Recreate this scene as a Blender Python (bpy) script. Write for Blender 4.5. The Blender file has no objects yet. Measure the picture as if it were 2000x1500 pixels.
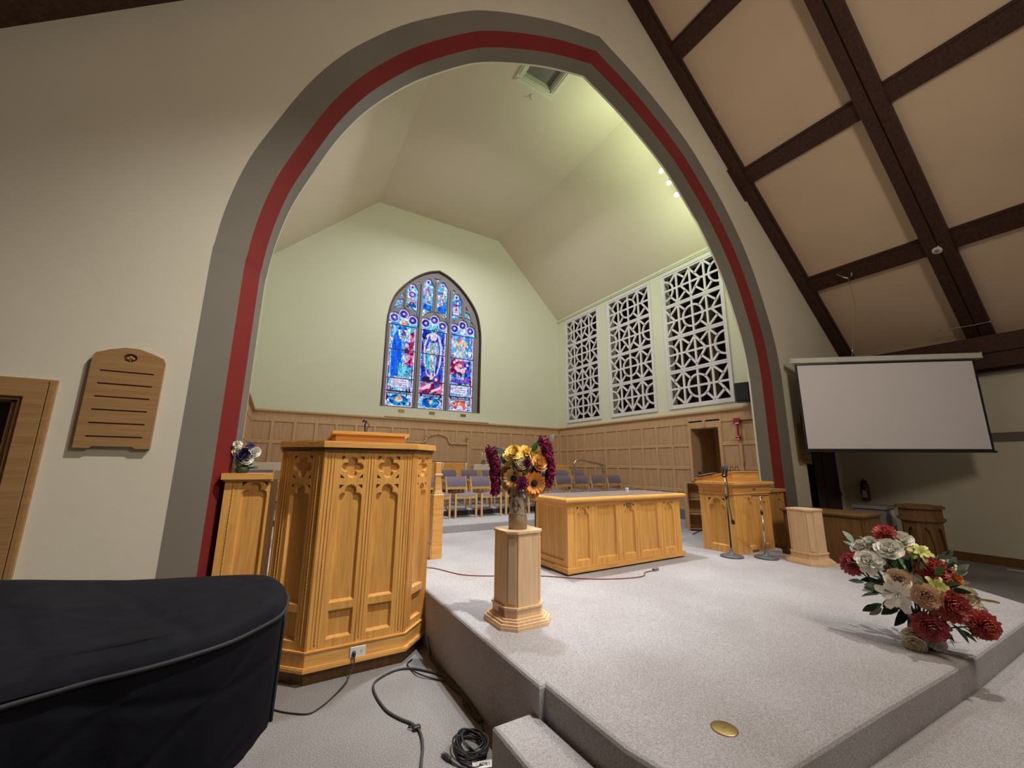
import bpy, math, random
from math import sin, cos, pi, radians, sqrt
from mathutils import Vector, Matrix
from mathutils.geometry import tessellate_polygon

random.seed(7)
S = bpy.context.scene
COL = S.collection

# ---------------------------------------------------------------- camera, world, lights, exposure
cam = bpy.data.cameras.new('camera'); cam.sensor_fit = 'HORIZONTAL'; cam.sensor_width = 36
cam.lens = 36*776/2000; cam.clip_start = .02; cam.clip_end = 200
co = bpy.data.objects.new('camera', cam); COL.objects.link(co)
yaw, pit, rol = radians(30.527), radians(11.423), radians(.493)
F_ = Vector((sin(yaw)*cos(pit), cos(yaw)*cos(pit), sin(pit)))
r0 = Vector((cos(yaw), -sin(yaw), 0)); u0 = r0.cross(F_)
R_ = r0*cos(rol)+u0*sin(rol); U_ = R_.cross(F_)
M = Matrix((R_, U_, -F_)).transposed().to_4x4(); M.translation = Vector((0, 0, 1.5))
co.matrix_world = M
S.camera = co

w = bpy.data.worlds.new('world'); S.world = w; w.use_nodes = True
w.node_tree.nodes['Background'].inputs[0].default_value = (1.0, .86, .72, 1)
w.node_tree.nodes['Background'].inputs[1].default_value = .12
S.view_settings.view_transform = 'Standard'; S.view_settings.look = 'None'
S.view_settings.gamma = 1; S.view_settings.use_curve_mapping = False
S.view_settings.exposure = 0.0

def light(kind, loc, target, power, color, size=1.0, size_y=None, spot=60, blend=.5, name='scene_light'):
    l = bpy.data.lights.new(name, kind); l.energy = power; l.color = color
    if kind == 'AREA':
        l.shape = 'RECTANGLE'; l.size = size; l.size_y = size_y or size
    else:
        l.shadow_soft_size = size
    if kind == 'SPOT':
        l.spot_size = radians(spot); l.spot_blend = blend
    o = bpy.data.objects.new(name, l); COL.objects.link(o); o.location = loc
    o.rotation_euler = (Vector(target)-Vector(loc)).to_track_quat('-Z', 'Y').to_euler()
    return o
WARM = (1, .84, .66); NEUT = (1, .965, .90); GREEN = (.80, 1, .62); COOL = (.9, .95, 1.0)
# nave: added soft fill first, then overhead spots (behind and beside the viewer)
light('AREA', (3.6, -1.8, 5.2), (3.4, 3.6, 2.6), 135, (1, .88, .73), 1.2)
light('SPOT', (2.5, .6, 7.3), (.0, 3.4, .4), 1800, NEUT, .09, spot=52, blend=1)
light('SPOT', (5.2, .2, 7.2), (4.3, 1.1, .4), 820, NEUT, .09, spot=62, blend=.9)
light('SPOT', (3.9, -1.2, 6.6), (3.3, 3.3, .7), 620, NEUT, .09, spot=36, blend=.9)
light('SPOT', (5.83, 4.12, 6.60), (3.6, 1.6, .4), 200, COOL, .05, spot=50, blend=.8)
# chancel downlights (cool-white) and the greenish tubes behind the arch
light('AREA', (3.4, 7.0, 7.4), (3.4, 7.1, 0), 130, COOL, 1.6)
light('AREA', (3.5, 4.6, 6.6), (3.5, 8.5, 1.6), 62, (1, .97, .84), 1.4)
light('SPOT', (2.9, 4.3, 6.9), (2.6, 4.8, .4), 1150, COOL, .12, spot=64, blend=.7)
light('AREA', (4.75, 3.98, 6.85), (4.95, 4.7, 8.1), 22, GREEN, .5, .12)
light('AREA', (5.75, 3.98, 6.0), (7.2, 5.0, 6.3), 18, GREEN, .12, .5)

# ---------------------------------------------------------------- materials
def new_mat(name):
    m = bpy.data.materials.new(name); m.use_nodes = True
    nt = m.node_tree; return m, nt, nt.nodes['Principled BSDF']
def noise_mat(name, c1, c2, scale=(8, 8, 8), rough=.6, bump=0.0, bscale=200, nscale=1.0, detail=6, spec=.4, metal=0, sheen=0, dist=0):
    m, nt, b = new_mat(name); N = nt.nodes; L = nt.links
    tc = N.new('ShaderNodeTexCoord'); mp = N.new('ShaderNodeMapping'); mp.inputs['Scale'].default_value = scale
    L.new(tc.outputs['Object'], mp.inputs['Vector'])
    n = N.new('ShaderNodeTexNoise'); n.inputs['Scale'].default_value = nscale; n.inputs['Detail'].default_value = detail
    n.inputs['Distortion'].default_value = dist
    L.new(mp.outputs['Vector'], n.inputs['Vector'])
    r = N.new('ShaderNodeValToRGB'); r.color_ramp.elements[0].position = .32; r.color_ramp.elements[1].position = .68
    r.color_ramp.elements[0].color = (*c1, 1); r.color_ramp.elements[1].color = (*c2, 1)
    L.new(n.outputs['Fac'], r.inputs['Fac']); L.new(r.outputs['Color'], b.inputs['Base Color'])
    b.inputs['Roughness'].default_value = rough; b.inputs['Specular IOR Level'].default_value = spec
    b.inputs['Metallic'].default_value = metal
    if sheen: b.inputs['Sheen Weight'].default_value = sheen
    if bump:
        n2 = N.new('ShaderNodeTexNoise'); n2.inputs['Scale'].default_value = bscale; n2.inputs['Detail'].default_value = 3
        L.new(tc.outputs['Object'], n2.inputs['Vector'])
        bp = N.new('ShaderNodeBump'); bp.inputs['Strength'].default_value = bump; bp.inputs['Distance'].default_value = .01
        L.new(n2.outputs['Fac'], bp.inputs['Height']); L.new(bp.outputs['Normal'], b.inputs['Normal'])
    return m
def carpet_mat(name, c1, c2, c3, stain=None):
    m, nt, b = new_mat(name); N = nt.nodes; L = nt.links
    tc = N.new('ShaderNodeTexCoord')
    n = N.new('ShaderNodeTexNoise'); n.inputs['Scale'].default_value = 160; n.inputs['Detail'].default_value = 4
    n.inputs['Roughness'].default_value = .8
    L.new(tc.outputs['Object'], n.inputs['Vector'])
    r = N.new('ShaderNodeValToRGB'); e = r.color_ramp.elements
    e[0].position = .36; e[0].color = (*c1, 1); e[1].position = .64; e[1].color = (*c3, 1)
    x = e.new(.5); x.color = (*c2, 1)
    L.new(n.outputs['Fac'], r.inputs['Fac'])
    n2 = N.new('ShaderNodeTexNoise'); n2.inputs['Scale'].default_value = 1.6; n2.inputs['Detail'].default_value = 5
    L.new(tc.outputs['Object'], n2.inputs['Vector'])
    r2 = N.new('ShaderNodeValToRGB'); r2.color_ramp.elements[0].position = .3; r2.color_ramp.elements[0].color = (.84, .82, .80, 1)
    r2.color_ramp.elements[1].position = .62; r2.color_ramp.elements[1].color = (1, 1, 1, 1)
    L.new(n2.outputs['Fac'], r2.inputs['Fac'])
    mx = N.new('ShaderNodeMixRGB'); mx.blend_type = 'MULTIPLY'; mx.inputs['Fac'].default_value = 1
    L.new(r.outputs['Color'], mx.inputs['Color1']); L.new(r2.outputs['Color'], mx.inputs['Color2'])
    L.new(mx.outputs['Color'], b.inputs['Base Color'])
    b.inputs['Roughness'].default_value = 1; b.inputs['Specular IOR Level'].default_value = .05
    bp = N.new('ShaderNodeBump'); bp.inputs['Strength'].default_value = .5; bp.inputs['Distance'].default_value = .006
    L.new(n.outputs['Fac'], bp.inputs['Height']); L.new(bp.outputs['Normal'], b.inputs['Normal'])
    return m
def oak_mat(name, c1, c2, rough=.42, vert=True, spec=.4):
    m, nt, b = new_mat(name); N = nt.nodes; L = nt.links
    tc = N.new('ShaderNodeTexCoord'); mp = N.new('ShaderNodeMapping')
    mp.inputs['Scale'].default_value = (26, 26, 1.6) if vert else (1.6, 26, 26)
    L.new(tc.outputs['Object'], mp.inputs['Vector'])
    n = N.new('ShaderNodeTexNoise'); n.inputs['Scale'].default_value = 1.3; n.inputs['Detail'].default_value = 8
    n.inputs['Roughness'].default_value = .62; n.inputs['Distortion'].default_value = .7
    L.new(mp.outputs['Vector'], n.inputs['Vector'])
    r = N.new('ShaderNodeValToRGB'); r.color_ramp.elements[0].position = .34; r.color_ramp.elements[1].position = .66
    r.color_ramp.elements[0].color = (*c1, 1); r.color_ramp.elements[1].color = (*c2, 1)
    L.new(n.outputs['Fac'], r.inputs['Fac'])
    mp2 = N.new('ShaderNodeMapping'); mp2.inputs['Scale'].default_value = (140, 140, 5) if vert else (5, 140, 140)
    L.new(tc.outputs['Object'], mp2.inputs['Vector'])
    n2 = N.new('ShaderNodeTexNoise'); n2.inputs['Scale'].default_value = 1; n2.inputs['Detail'].default_value = 3
    L.new(mp2.outputs['Vector'], n2.inputs['Vector'])
    r2 = N.new('ShaderNodeValToRGB'); r2.color_ramp.elements[0].position = .33; r2.color_ramp.elements[0].color = (.87, .84, .80, 1)
    r2.color_ramp.elements[1].position = .5; r2.color_ramp.elements[1].color = (1, 1, 1, 1)
    L.new(n2.outputs['Fac'], r2.inputs['Fac'])
    mx = N.new('ShaderNodeMixRGB'); mx.blend_type = 'MULTIPLY'; mx.inputs['Fac'].default_value = 1
    L.new(r.outputs['Color'], mx.inputs['Color1']); L.new(r2.outputs['Color'], mx.inputs['Color2'])
    L.new(mx.outputs['Color'], b.inputs['Base Color'])
    b.inputs['Roughness'].default_value = rough; b.inputs['Specular IOR Level'].default_value = spec
    bp = N.new('ShaderNodeBump'); bp.inputs['Strength'].default_value = .08; bp.inputs['Distance'].default_value = .004
    L.new(n2.outputs['Fac'], bp.inputs['Height']); L.new(bp.outputs['Normal'], b.inputs['Normal'])
    return m
def flat(name, c, rough=.5, metal=0, spec=.5):
    k = [max(0, x*.88) for x in c]
    return noise_mat(name, k, c, (3, 3, 3), rough, spec=spec, metal=metal)
def emit(name, c, s):
    m = bpy.data.materials.new(name); m.use_nodes = True; nt = m.node_tree; nt.nodes.clear()
    e = nt.nodes.new('ShaderNodeEmission'); e.inputs[0].default_value = (*c, 1); e.inputs[1].default_value = s
    o = nt.nodes.new('ShaderNodeOutputMaterial'); nt.links.new(e.outputs[0], o.inputs[0]); return m
def stained(name, cols, scale=14, strength=1.0, lead=.03, stretch=(1, 1, 1), leadc=(.01, .01, .04)):
    m = bpy.data.materials.new(name); m.use_nodes = True; nt = m.node_tree; nt.nodes.clear(); N = nt.nodes; L = nt.links
    tc = N.new('ShaderNodeTexCoord'); mp = N.new('ShaderNodeMapping'); mp.inputs['Scale'].default_value = stretch
    L.new(tc.outputs['Object'], mp.inputs['Vector'])
    v = N.new('ShaderNodeTexVoronoi'); v.inputs['Scale'].default_value = scale
    v2 = N.new('ShaderNodeTexVoronoi'); v2.feature = 'DISTANCE_TO_EDGE'; v2.inputs['Scale'].default_value = scale
    L.new(mp.outputs['Vector'], v.inputs['Vector']); L.new(mp.outputs['Vector'], v2.inputs['Vector'])
    sp = N.new('ShaderNodeSeparateColor'); L.new(v.outputs['Color'], sp.inputs['Color'])
    r = N.new('ShaderNodeValToRGB'); r.color_ramp.interpolation = 'CONSTANT'; e = r.color_ramp.elements
    e[0].position = 0; e[0].color = (*cols[0], 1)
    e[1].position = 1/len(cols); e[1].color = (*cols[1], 1)
    for i, c in enumerate(cols[2:]):
        x = e.new((i+2)/len(cols)); x.color = (*c, 1)
    L.new(sp.outputs[0], r.inputs['Fac'])
    n = N.new('ShaderNodeTexNoise'); n.inputs['Scale'].default_value = 22; L.new(tc.outputs['Object'], n.inputs['Vector'])
    mr = N.new('ShaderNodeMapRange'); mr.inputs[1].default_value = .3; mr.inputs[2].default_value = .7
    mr.inputs[3].default_value = .65; mr.inputs[4].default_value = 1.25; L.new(n.outputs['Fac'], mr.inputs[0])
    mu = N.new('ShaderNodeMixRGB'); mu.blend_type = 'MULTIPLY'; mu.inputs['Fac'].default_value = 1
    L.new(r.outputs['Color'], mu.inputs['Color1']); L.new(mr.outputs[0], mu.inputs['Color2'])
    lt = N.new('ShaderNodeMath'); lt.operation = 'LESS_THAN'; lt.inputs[1].default_value = lead
    L.new(v2.outputs['Distance'], lt.inputs[0])
    mx = N.new('ShaderNodeMixRGB'); L.new(lt.outputs[0], mx.inputs['Fac']); L.new(mu.outputs['Color'], mx.inputs['Color1'])
    mx.inputs['Color2'].default_value = (*leadc, 1)
    em = N.new('ShaderNodeEmission'); em.inputs[1].default_value = strength; L.new(mx.outputs['Color'], em.inputs[0])
    o = N.new('ShaderNodeOutputMaterial'); L.new(em.outputs[0], o.inputs[0]); return m

MT = {}
MT['wall'] = noise_mat('cream_plaster', (.60, .55, .44), (.66, .61, .50), (.7, .7, .7), .9, bump=.10, bscale=14, spec=.1)
MT['chwall'] = noise_mat('pale_chancel_plaster', (.63, .63, .49), (.66, .66, .52), (.5, .5, .5), .9, bump=.05, bscale=10, spec=.1)
MT['chceil'] = noise_mat('chancel_ceiling_plaster', (.64, .56, .44), (.67, .59, .47), (.5, .5, .5), .9, bump=.05, bscale=10, spec=.1)
MT['grey'] = noise_mat('taupe_paint', (.155, .136, .108), (.175, .155, .124), (1, 1, 1), .75, bump=.06, bscale=30, spec=.25)
MT['red'] = noise_mat('dark_red_paint', (.155, .013, .012), (.185, .017, .016), (1, 1, 1), .7, bump=.06, bscale=30, spec=.25)
MT['maroon'] = flat('maroon_door_paint', (.035, .008, .008), .5)
MT['panel'] = noise_mat('tan_ceiling_board', (.62, .47, .335), (.68, .52, .37), (.8, .8, .8), .9, bump=.08, bscale=60, spec=.1)
MT['beam'] = oak_mat('dark_stained_beam', (.035, .016, .010), (.075, .034, .022), .6, vert=False, spec=.25)
MT['carpet'] = carpet_mat('platform_carpet', (.27, .25, .255), (.41, .385, .395), (.53, .505, .515))
MT['carpet2'] = carpet_mat('nave_carpet', (.12, .11, .105), (.25, .235, .23), (.40, .38, .375))
MT['darkriser'] = carpet_mat('near_black_riser', (.03, .03, .035), (.06, .06, .065), (.09, .09, .1))
MT['kerb'] = carpet_mat('blue_grey_carpet', (.13, .13, .15), (.19, .19, .21), (.26, .26, .28))
MT['oak'] = oak_mat('golden_oak', (.60, .295, .072), (.80, .43, .120), .36)
MT['oakh'] = oak_mat('golden_oak_horizontal', (.61, .305, .080), (.81, .44, .130), .34, vert=False)
MT['oakp'] = oak_mat('golden_oak_panel', (.56, .275, .068), (.72, .375, .100), .34)
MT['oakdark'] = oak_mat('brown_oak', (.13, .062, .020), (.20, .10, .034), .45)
MT['wains'] = oak_mat('wainscot_oak', (.50, .31, .165), (.62, .39, .215), .5)
MT['wainsp'] = oak_mat('wainscot_oak_panel', (.44, .275, .15), (.57, .36, .205), .5)
MT['maple'] = oak_mat('pale_maple', (.64, .43, .25), (.76, .53, .32), .38)
MT['chairwood'] = oak_mat('beech_chair_wood', (.62, .36, .15), (.72, .44, .20), .4)
MT['mauve'] = noise_mat('mauve_upholstery', (.17, .135, .18), (.23, .185, .235), (60, 60, 60), .95, bump=.2, bscale=400, sheen=.2, spec=.1)
MT['white'] = flat('white_gloss_paint', (.78, .76, .72), .45)
MT['offwhite'] = flat('off_white_plastic', (.70, .68, .62), .5)
MT['screen'] = noise_mat('projection_screen_fabric', (.80, .76, .78), (.82, .78, .80), (1, 1, 1), .85, spec=.1)
MT['black'] = flat('black_plastic', (.012, .012, .013), .45)
MT['blackm'] = flat('black_metal', (.02, .02, .022), .35, spec=.5)
MT['greym'] = flat('grey_cast_iron', (.10, .10, .11), .4)
MT['chrome'] = noise_mat('chrome', (.62, .62, .62), (.75, .75, .75), (5, 5, 5), .18, metal=1)
MT['brass'] = noise_mat('brass', (.30, .21, .08), (.42, .30, .12), (5, 5, 5), .42, metal=1)
MT['bronze'] = noise_mat('bronze_rail', (.55, .42, .28), (.66, .52, .36), (5, 5, 5), .25, metal=.9)
MT['cover'] = noise_mat('black_quilted_cover', (.006, .006, .010), (.014, .014, .020), (6, 6, 6), .85, bump=.25, bscale=35, spec=.2, sheen=.15)
MT['piping'] = flat('black_piping', (.022, .022, .028), .7)
MT['leather'] = noise_mat('grey_brown_altar_top', (.16, .11, .09), (.26, .20, .17), (20, 4, 4), .38)
MT['stone'] = flat('grey_tracery_stone', (.24, .22, .23), .8)
MT['frame'] = flat('dark_brown_window_trim', (.06, .022, .018), .6)
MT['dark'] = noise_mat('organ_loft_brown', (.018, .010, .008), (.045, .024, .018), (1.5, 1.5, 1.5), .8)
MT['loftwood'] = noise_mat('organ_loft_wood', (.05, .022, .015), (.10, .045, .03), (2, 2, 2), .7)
MT['grille'] = flat('white_grille_paint', (.72, .68, .70), .6)
MT['duct'] = noise_mat('grey_hatch_board', (.14, .13, .11), (.20, .185, .16), (3, 3, 3), .9)
MT['cable'] = flat('black_cable', (.015, .015, .016), .5)
MT['greycable'] = flat('dark_grey_cable', (.05, .05, .055), .5)
MT['redcable'] = flat('red_cord', (.20, .05, .05), .6)
MT['alarm'] = flat('alarm_red', (.28, .01, .02), .4)
MT['extred'] = flat('extinguisher_red', (.12, .01, .01), .4)
MT['paper'] = flat('paper_white', (.75, .73, .68), .8)
MT['greyplastic'] = flat('grey_plastic', (.20, .19, .20), .6)
MT['vase'] = noise_mat('woven_vase', (.42, .34, .26), (.60, .52, .44), (40, 40, 40), .6)
MT['twine'] = flat('brown_vine', (.18, .10, .06), .8)
MT['burlap'] = noise_mat('jute_band', (.30, .22, .15), (.40, .31, .22), (90, 90, 200), .95, bump=.3, bscale=300)
MT['leaf'] = noise_mat('green_leaf', (.03, .10, .035), (.08, .22, .07), (9, 9, 9), .55)
MT['darkleaf'] = noise_mat('dark_green_leaf', (.010, .028, .014), (.03, .07, .035), (9, 9, 9), .55)
MT['sage'] = noise_mat('sage_leaf', (.15, .22, .17), (.30, .38, .30), (9, 9, 9), .6)
FC = dict(crimson=((.30, .025, .05), (.80, .26, .28)), red=((.42, .05, .055), (.85, .28, .24)), pink=((.40, .06, .08), (.75, .25, .25)),
          white=((.80, .77, .68), (.93, .91, .85)), cream=((.80, .70, .50), (.93, .87, .72)), peach=((.78, .50, .34), (.95, .76, .58)),
          tan=((.62, .42, .30), (.88, .74, .58)), orange=((.70, .22, .04), (.85, .42, .12)), yellow=((.92, .58, .08), (1.0, .84, .36)),
          amber=((.72, .36, .08), (.95, .68, .32)), wine=((.08, .005, .03), (.24, .02, .10)), magenta=((.22, .02, .14), (.50, .12, .30)),
          lime=((.55, .56, .12), (.78, .76, .34)), purple=((.02, .012, .06), (.07, .05, .16)), berry=((.16, .004, .04), (.50, .03, .10)))
for k, (a, b_) in FC.items():
    MT['f_'+k] = noise_mat('petal_'+k, a, b_, (22, 22, 22), .7, spec=.2, detail=2)

# ---------------------------------------------------------------- mesh helpers
class MB:
    def __init__(s): s.v = []; s.f = []
    def add(s, vs, fs):
        n = len(s.v); s.v += [tuple(v) for v in vs]; s.f += [tuple(i+n for i in f) for f in fs]; return s
    def box(s, x0, x1, y0, y1, z0, z1, fr=None):
        vs = [(x, y, z) for z in (z0, z1) for y in (y0, y1) for x in (x0, x1)]
        if fr: vs = [fr(*v) for v in vs]
        return s.add(vs, [(0, 2, 3, 1), (4, 5, 7, 6), (0, 1, 5, 4), (2, 6, 7, 3), (0, 4, 6, 2), (1, 3, 7, 5)])
    def bbox(s, x0, x1, y0, y1, z0, z1, b=.004):
        # box with chamfered vertical and top edges
        p = [(x0+b, y0), (x1-b, y0), (x1, y0+b), (x1, y1-b), (x1-b, y1), (x0+b, y1), (x0, y1-b), (x0, y0+b)]
        q = [(x0+2*b, y0+b), (x1-2*b, y0+b), (x1-b, y0+2*b), (x1-b, y1-2*b), (x1-2*b, y1-b), (x0+2*b, y1-b), (x0+b, y1-2*b), (x0+b, y0+2*b)]
        vs = [(x, y, z0) for x, y in p]+[(x, y, z1-b) for x, y in p]+[(x, y, z1) for x, y in q]
        fs = [tuple(range(7, -1, -1)), tuple(range(16, 24))]
        for k in (0, 8):
            for i in range(8):
                j = (i+1) % 8; fs.append((k+i, k+j, k+8+j, k+8+i))
        return s.add(vs, fs)
    def bar(s, a, b, wd, th, up=(0, 0, 1)):
        a = Vector(a); b = Vector(b); d = (b-a).normalized(); u = Vector(up)
        sd = d.cross(u)
        if sd.length < 1e-4: sd = d.cross(Vector((0, 1, 0)))
        sd.normalize(); u = sd.cross(d).normalized()
        vs = []
        for p in (a, b):
            for k, l in ((-1, -1), (1, -1), (1, 1), (-1, 1)): vs.append(p+sd*(k*wd/2)+u*(l*th/2))
        return s.add(vs, [(3, 2, 1, 0), (4, 5, 6, 7), (0, 1, 5, 4), (1, 2, 6, 5), (2, 3, 7, 6), (3, 0, 4, 7)])
    def tube(s, pts, r, n=8, cap=True):
        pts = [Vector(p) for p in pts]; rr = r if isinstance(r, (list, tuple)) else [r]*len(pts)
        vs = []; nn = None
        for i, p in enumerate(pts):
            d = (pts[min(i+1, len(pts)-1)]-pts[max(i-1, 0)]).normalized()
            if nn is None:
                nn = d.cross(Vector((0, 0, 1)))
                if nn.length < 1e-3: nn = d.cross(Vector((0, 1, 0)))
            nn = (nn-d*nn.dot(d)).normalized(); b = d.cross(nn)
            for k in range(n):
                a = 2*pi*k/n; vs.append(p+(nn*cos(a)+b*sin(a))*rr[i])
        fs = []
        for i in range(len(pts)-1):
            for k in range(n):
                j = (k+1) % n; fs.append((i*n+k, i*n+j, (i+1)*n+j, (i+1)*n+k))
        if cap:
            fs.append(tuple(range(n-1, -1, -1))); m = (len(pts)-1)*n; fs.append(tuple(range(m, m+n)))
        return s.add(vs, fs)
    def lathe(s, prof, c=(0, 0, 0), n=24, M=None):
        vs = []; fs = []
        for r, z in prof:
            for k in range(n):
                a = 2*pi*k/n; v = Vector((r*cos(a), r*sin(a), z))
                if M: v = M @ v
                vs.append(v+Vector(c))
        for i in range(len(prof)-1):
            for k in range(n):
                j = (k+1) % n; fs.append((i*n+k, i*n+j, (i+1)*n+j, (i+1)*n+k))
        fs.append(tuple(range(n-1, -1, -1))); m = (len(prof)-1)*n; fs.append(tuple(range(m, m+n)))
        return s.add(vs, fs)
    def prism(s, poly, z0, z1, fr=None, holes=()):
        rings = [[Vector((x, y, 0)) for x, y in poly]]+[[Vector((x, y, 0)) for x, y in h] for h in holes]
        tri = tessellate_polygon(rings); flat_ = [p for r in rings for p in r]; n = len(flat_)
        area = sum(poly[i][0]*poly[(i+1) % len(poly)][1]-poly[(i+1) % len(poly)][0]*poly[i][1] for i in range(len(poly)))
        def co_(p, z): return fr(p.x, p.y, z) if fr else (p.x, p.y, z)
        vs = [co_(p, z0) for p in flat_]+[co_(p, z1) for p in flat_]
        fs = []
        for t in tri:
            a, b, c = (flat_[i] for i in t)
            ccw = (b.x-a.x)*(c.y-a.y)-(b.y-a.y)*(c.x-a.x) > 0
            t = tuple(t) if ccw else tuple(reversed(t))
            fs.append(tuple(i+n for i in t)); fs.append(tuple(reversed(t)))
        k = 0
        for ri, r in enumerate(rings):
            m = len(r); ar = sum(r[i].x*r[(i+1) % m].y-r[(i+1) % m].x*r[i].y for i in range(m))
            cc = (ar > 0) == (ri == 0)
            for i in range(m):
                a = k+i; b = k+(i+1) % m
                fs.append((a, b, b+n, a+n) if cc else (b, a, a+n, b+n))
            k += m
        return s.add(vs, fs)
    def sheet(s, grid):
        n = len(grid[0]); vs = [p for r in grid for p in r]
        return s.add(vs, [(i*n+j, i*n+j+1, (i+1)*n+j+1, (i+1)*n+j) for i in range(len(grid)-1) for j in range(n-1)])
    def ball(s, c, r, n=8, m=6, sc=(1, 1, 1)):
        prof = [(max(1e-4, r*sin(pi*i/m)), -r*cos(pi*i/m)) for i in range(m+1)]
        k = len(s.v); s.lathe(prof, (0, 0, 0), n)
        for i in range(k, len(s.v)):
            x, y, z = s.v[i]; s.v[i] = (c[0]+x*sc[0], c[1]+y*sc[1], c[2]+z*sc[2])
        return s
    def build(s, name, mat, parent=None, smooth=False):
        me = bpy.data.meshes.new(name); me.from_pydata(s.v, [], s.f); me.update()
        me.materials.append(MT[mat] if isinstance(mat, str) else mat)
        if smooth: me.polygons.foreach_set('use_smooth', [True]*len(me.polygons))
        o = bpy.data.objects.new(name, me); COL.objects.link(o)
        if parent: o.parent = parent
        return o
def tag(o, label=None, cat=None, group=None, kind=None):
    if label: o['label'] = label
    if cat: o['category'] = cat
    if group: o['group'] = group
    if kind: o['kind'] = kind
    return o
def empty(name, loc=(0, 0, 0), rz=0, label=None, cat=None, group=None, kind=None):
    o = bpy.data.objects.new(name, None); COL.objects.link(o); o.location = loc; o.rotation_euler = (0, 0, rz)
    o.empty_display_size = .1
    return tag(o, label, cat, group, kind)
def struct(o): o['kind'] = 'structure'; return o
def copy_tree(o, parent=None):
    c = o.copy(); COL.objects.link(c)
    if parent: c.parent = parent
    for ch in list(o.children): copy_tree(ch, c)
    return c
def frame(o, u, v, w):
    o, u, v, w = Vector(o), Vector(u).normalized(), Vector(v).normalized(), Vector(w).normalized()
    return lambda a, b, c=0: tuple(o+u*a+v*b+w*c)
def rect(x0, x1, y0, y1): return [(x0, y0), (x1, y0), (x1, y1), (x0, y1)]
def foil(cs, a0, a1, n, cen=(0, 0)):
    out = []
    for i in range(n+1):
        a = a0+(a1-a0)*i/n; dx, dy = cos(a), sin(a); best = 0
        for cx, cy, r in cs:
            px, py = cx-cen[0], cy-cen[1]; b = px*dx+py*dy; q = px*px+py*py-r*r
            if b*b-q > 0: best = max(best, b+sqrt(b*b-q))
        out.append((cen[0]+dx*best, cen[1]+dy*best))
    return out
def quatre(cx, cy, h):
    cs = [(cx+dx*h*.56, cy+dy*h*.56, h*.43) for dx, dy in ((1, 0), (-1, 0), (0, 1), (0, -1))]
    return foil(cs, 0, 2*pi, 40, (cx, cy))[:-1]
def trefhead(x0, x1, ytop):
    # cusped head of a panel, from the right springing to the left one
    c = (x0+x1)/2; h = (x1-x0)/2
    cs = [(c, ytop-.50*h, .50*h), (c+.58*h, ytop-1.12*h, .41*h), (c-.58*h, ytop-1.12*h, .41*h)]
    return foil(cs, 0, pi, 36, (c, ytop-1.12*h))
def gothic(x0, x1, y0, ytop):
    h = trefhead(x0, x1, ytop)
    return [(x0, y0), (x1, y0)]+[(x1, ytop-1.3*(x1-x0)/2)]+h+[(x0, ytop-1.3*(x1-x0)/2)]
def spandrels(x0, x1, ytop):
    h = (x1-x0)/2
    return [[(x0+.02*h, ytop-.03*h), (x0+.02*h, ytop-.42*h), (x0+.40*h, ytop-.05*h)],
            [(x1-.40*h, ytop-.05*h), (x1-.02*h, ytop-.42*h), (x1-.02*h, ytop-.03*h)]]
def shrink(poly, d):
    xs = [p[0] for p in poly]; ys = [p[1] for p in poly]
    cx, cy = (min(xs)+max(xs))/2, (min(ys)+max(ys))/2; hw, hh = (max(xs)-min(xs))/2, (max(ys)-min(ys))/2
    return [(cx+(x-cx)*(1-d/hw), cy+(y-cy)*(1-d/hh)) for x, y in poly]
def facet(parent, fr, W, H, holes, t=.022, mat='oak', pmat='oakp', small=(), bev=.012, y0=0, name='face', trim=0):
    # framed face with recessed panels: plate with chamfered openings, one panel behind each opening
    m = MB(); ph = list(holes)+list(small)
    m.prism(rect(trim[0] if trim else 0, W-(trim[1] if trim else 0), y0, H), -t*.95, 0, fr, ph)
    for h in holes:
        a = h; b = shrink(h, bev); n = len(h)
        m.add([fr(x, y, 0) for x, y in a]+[fr(x, y, -t) for x, y in b], [(i, (i+1) % n, n+(i+1) % n, n+i) for i in range(n)])
    m.build(name, mat, parent)
    for h in holes:
        xs = [p[0] for p in h]; ys = [p[1] for p in h]
        MB().box(min(xs), max(xs), min(ys), max(ys), -t-.012, -t, fr).build('panel', pmat, parent)
    if small:
        m2 = MB()
        for h in small:
            xs = [p[0] for p in h]; ys = [p[1] for p in h]
            m2.box(min(xs)-.004, max(xs)+.004, min(ys)-.004, max(ys)+.004, -t*.8, -t*.6, fr)
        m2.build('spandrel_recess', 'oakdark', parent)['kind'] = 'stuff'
def beading(parent, fr, x, z0, z1, r=.006, name='beading'):
    n = int((z1-z0)/.013); pts = []; rr = []
    for i in range(n+1):
        pts.append(fr(x, z0+(z1-z0)*i/n, .001)); rr.append(r*(1.0 if i % 2 else .55))
    MB().tube(pts, rr, 6).build(name, 'oak', parent, True)
def offs(poly, d):
    # offset an open plan outline outwards (to its right side), keeping the two ends straight
    out = []
    n = len(poly)
    for i in range(n):
        p = Vector(poly[i]); ns = []
        for a, b in ((i-1, i), (i, i+1)):
            if 0 <= a and b < n:
                e = (Vector(poly[b])-Vector(poly[a])).normalized(); ns.append(Vector((e.y, -e.x)))
        nn = sum(ns, Vector((0, 0)))/len(ns); k = nn.dot(ns[0])
        out.append(tuple(p+nn/nn.length*d/(k/nn.length)))
    return out
def chsq(cx, cy, h, c, rz=0):
    p = [(-h+c, -h), (h-c, -h), (h, -h+c), (h, h-c), (h-c, h), (-h+c, h), (-h, h-c), (-h, -h+c)]
    return [(cx+x*cos(rz)-y*sin(rz), cy+x*sin(rz)+y*cos(rz)) for x, y in p]

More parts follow.
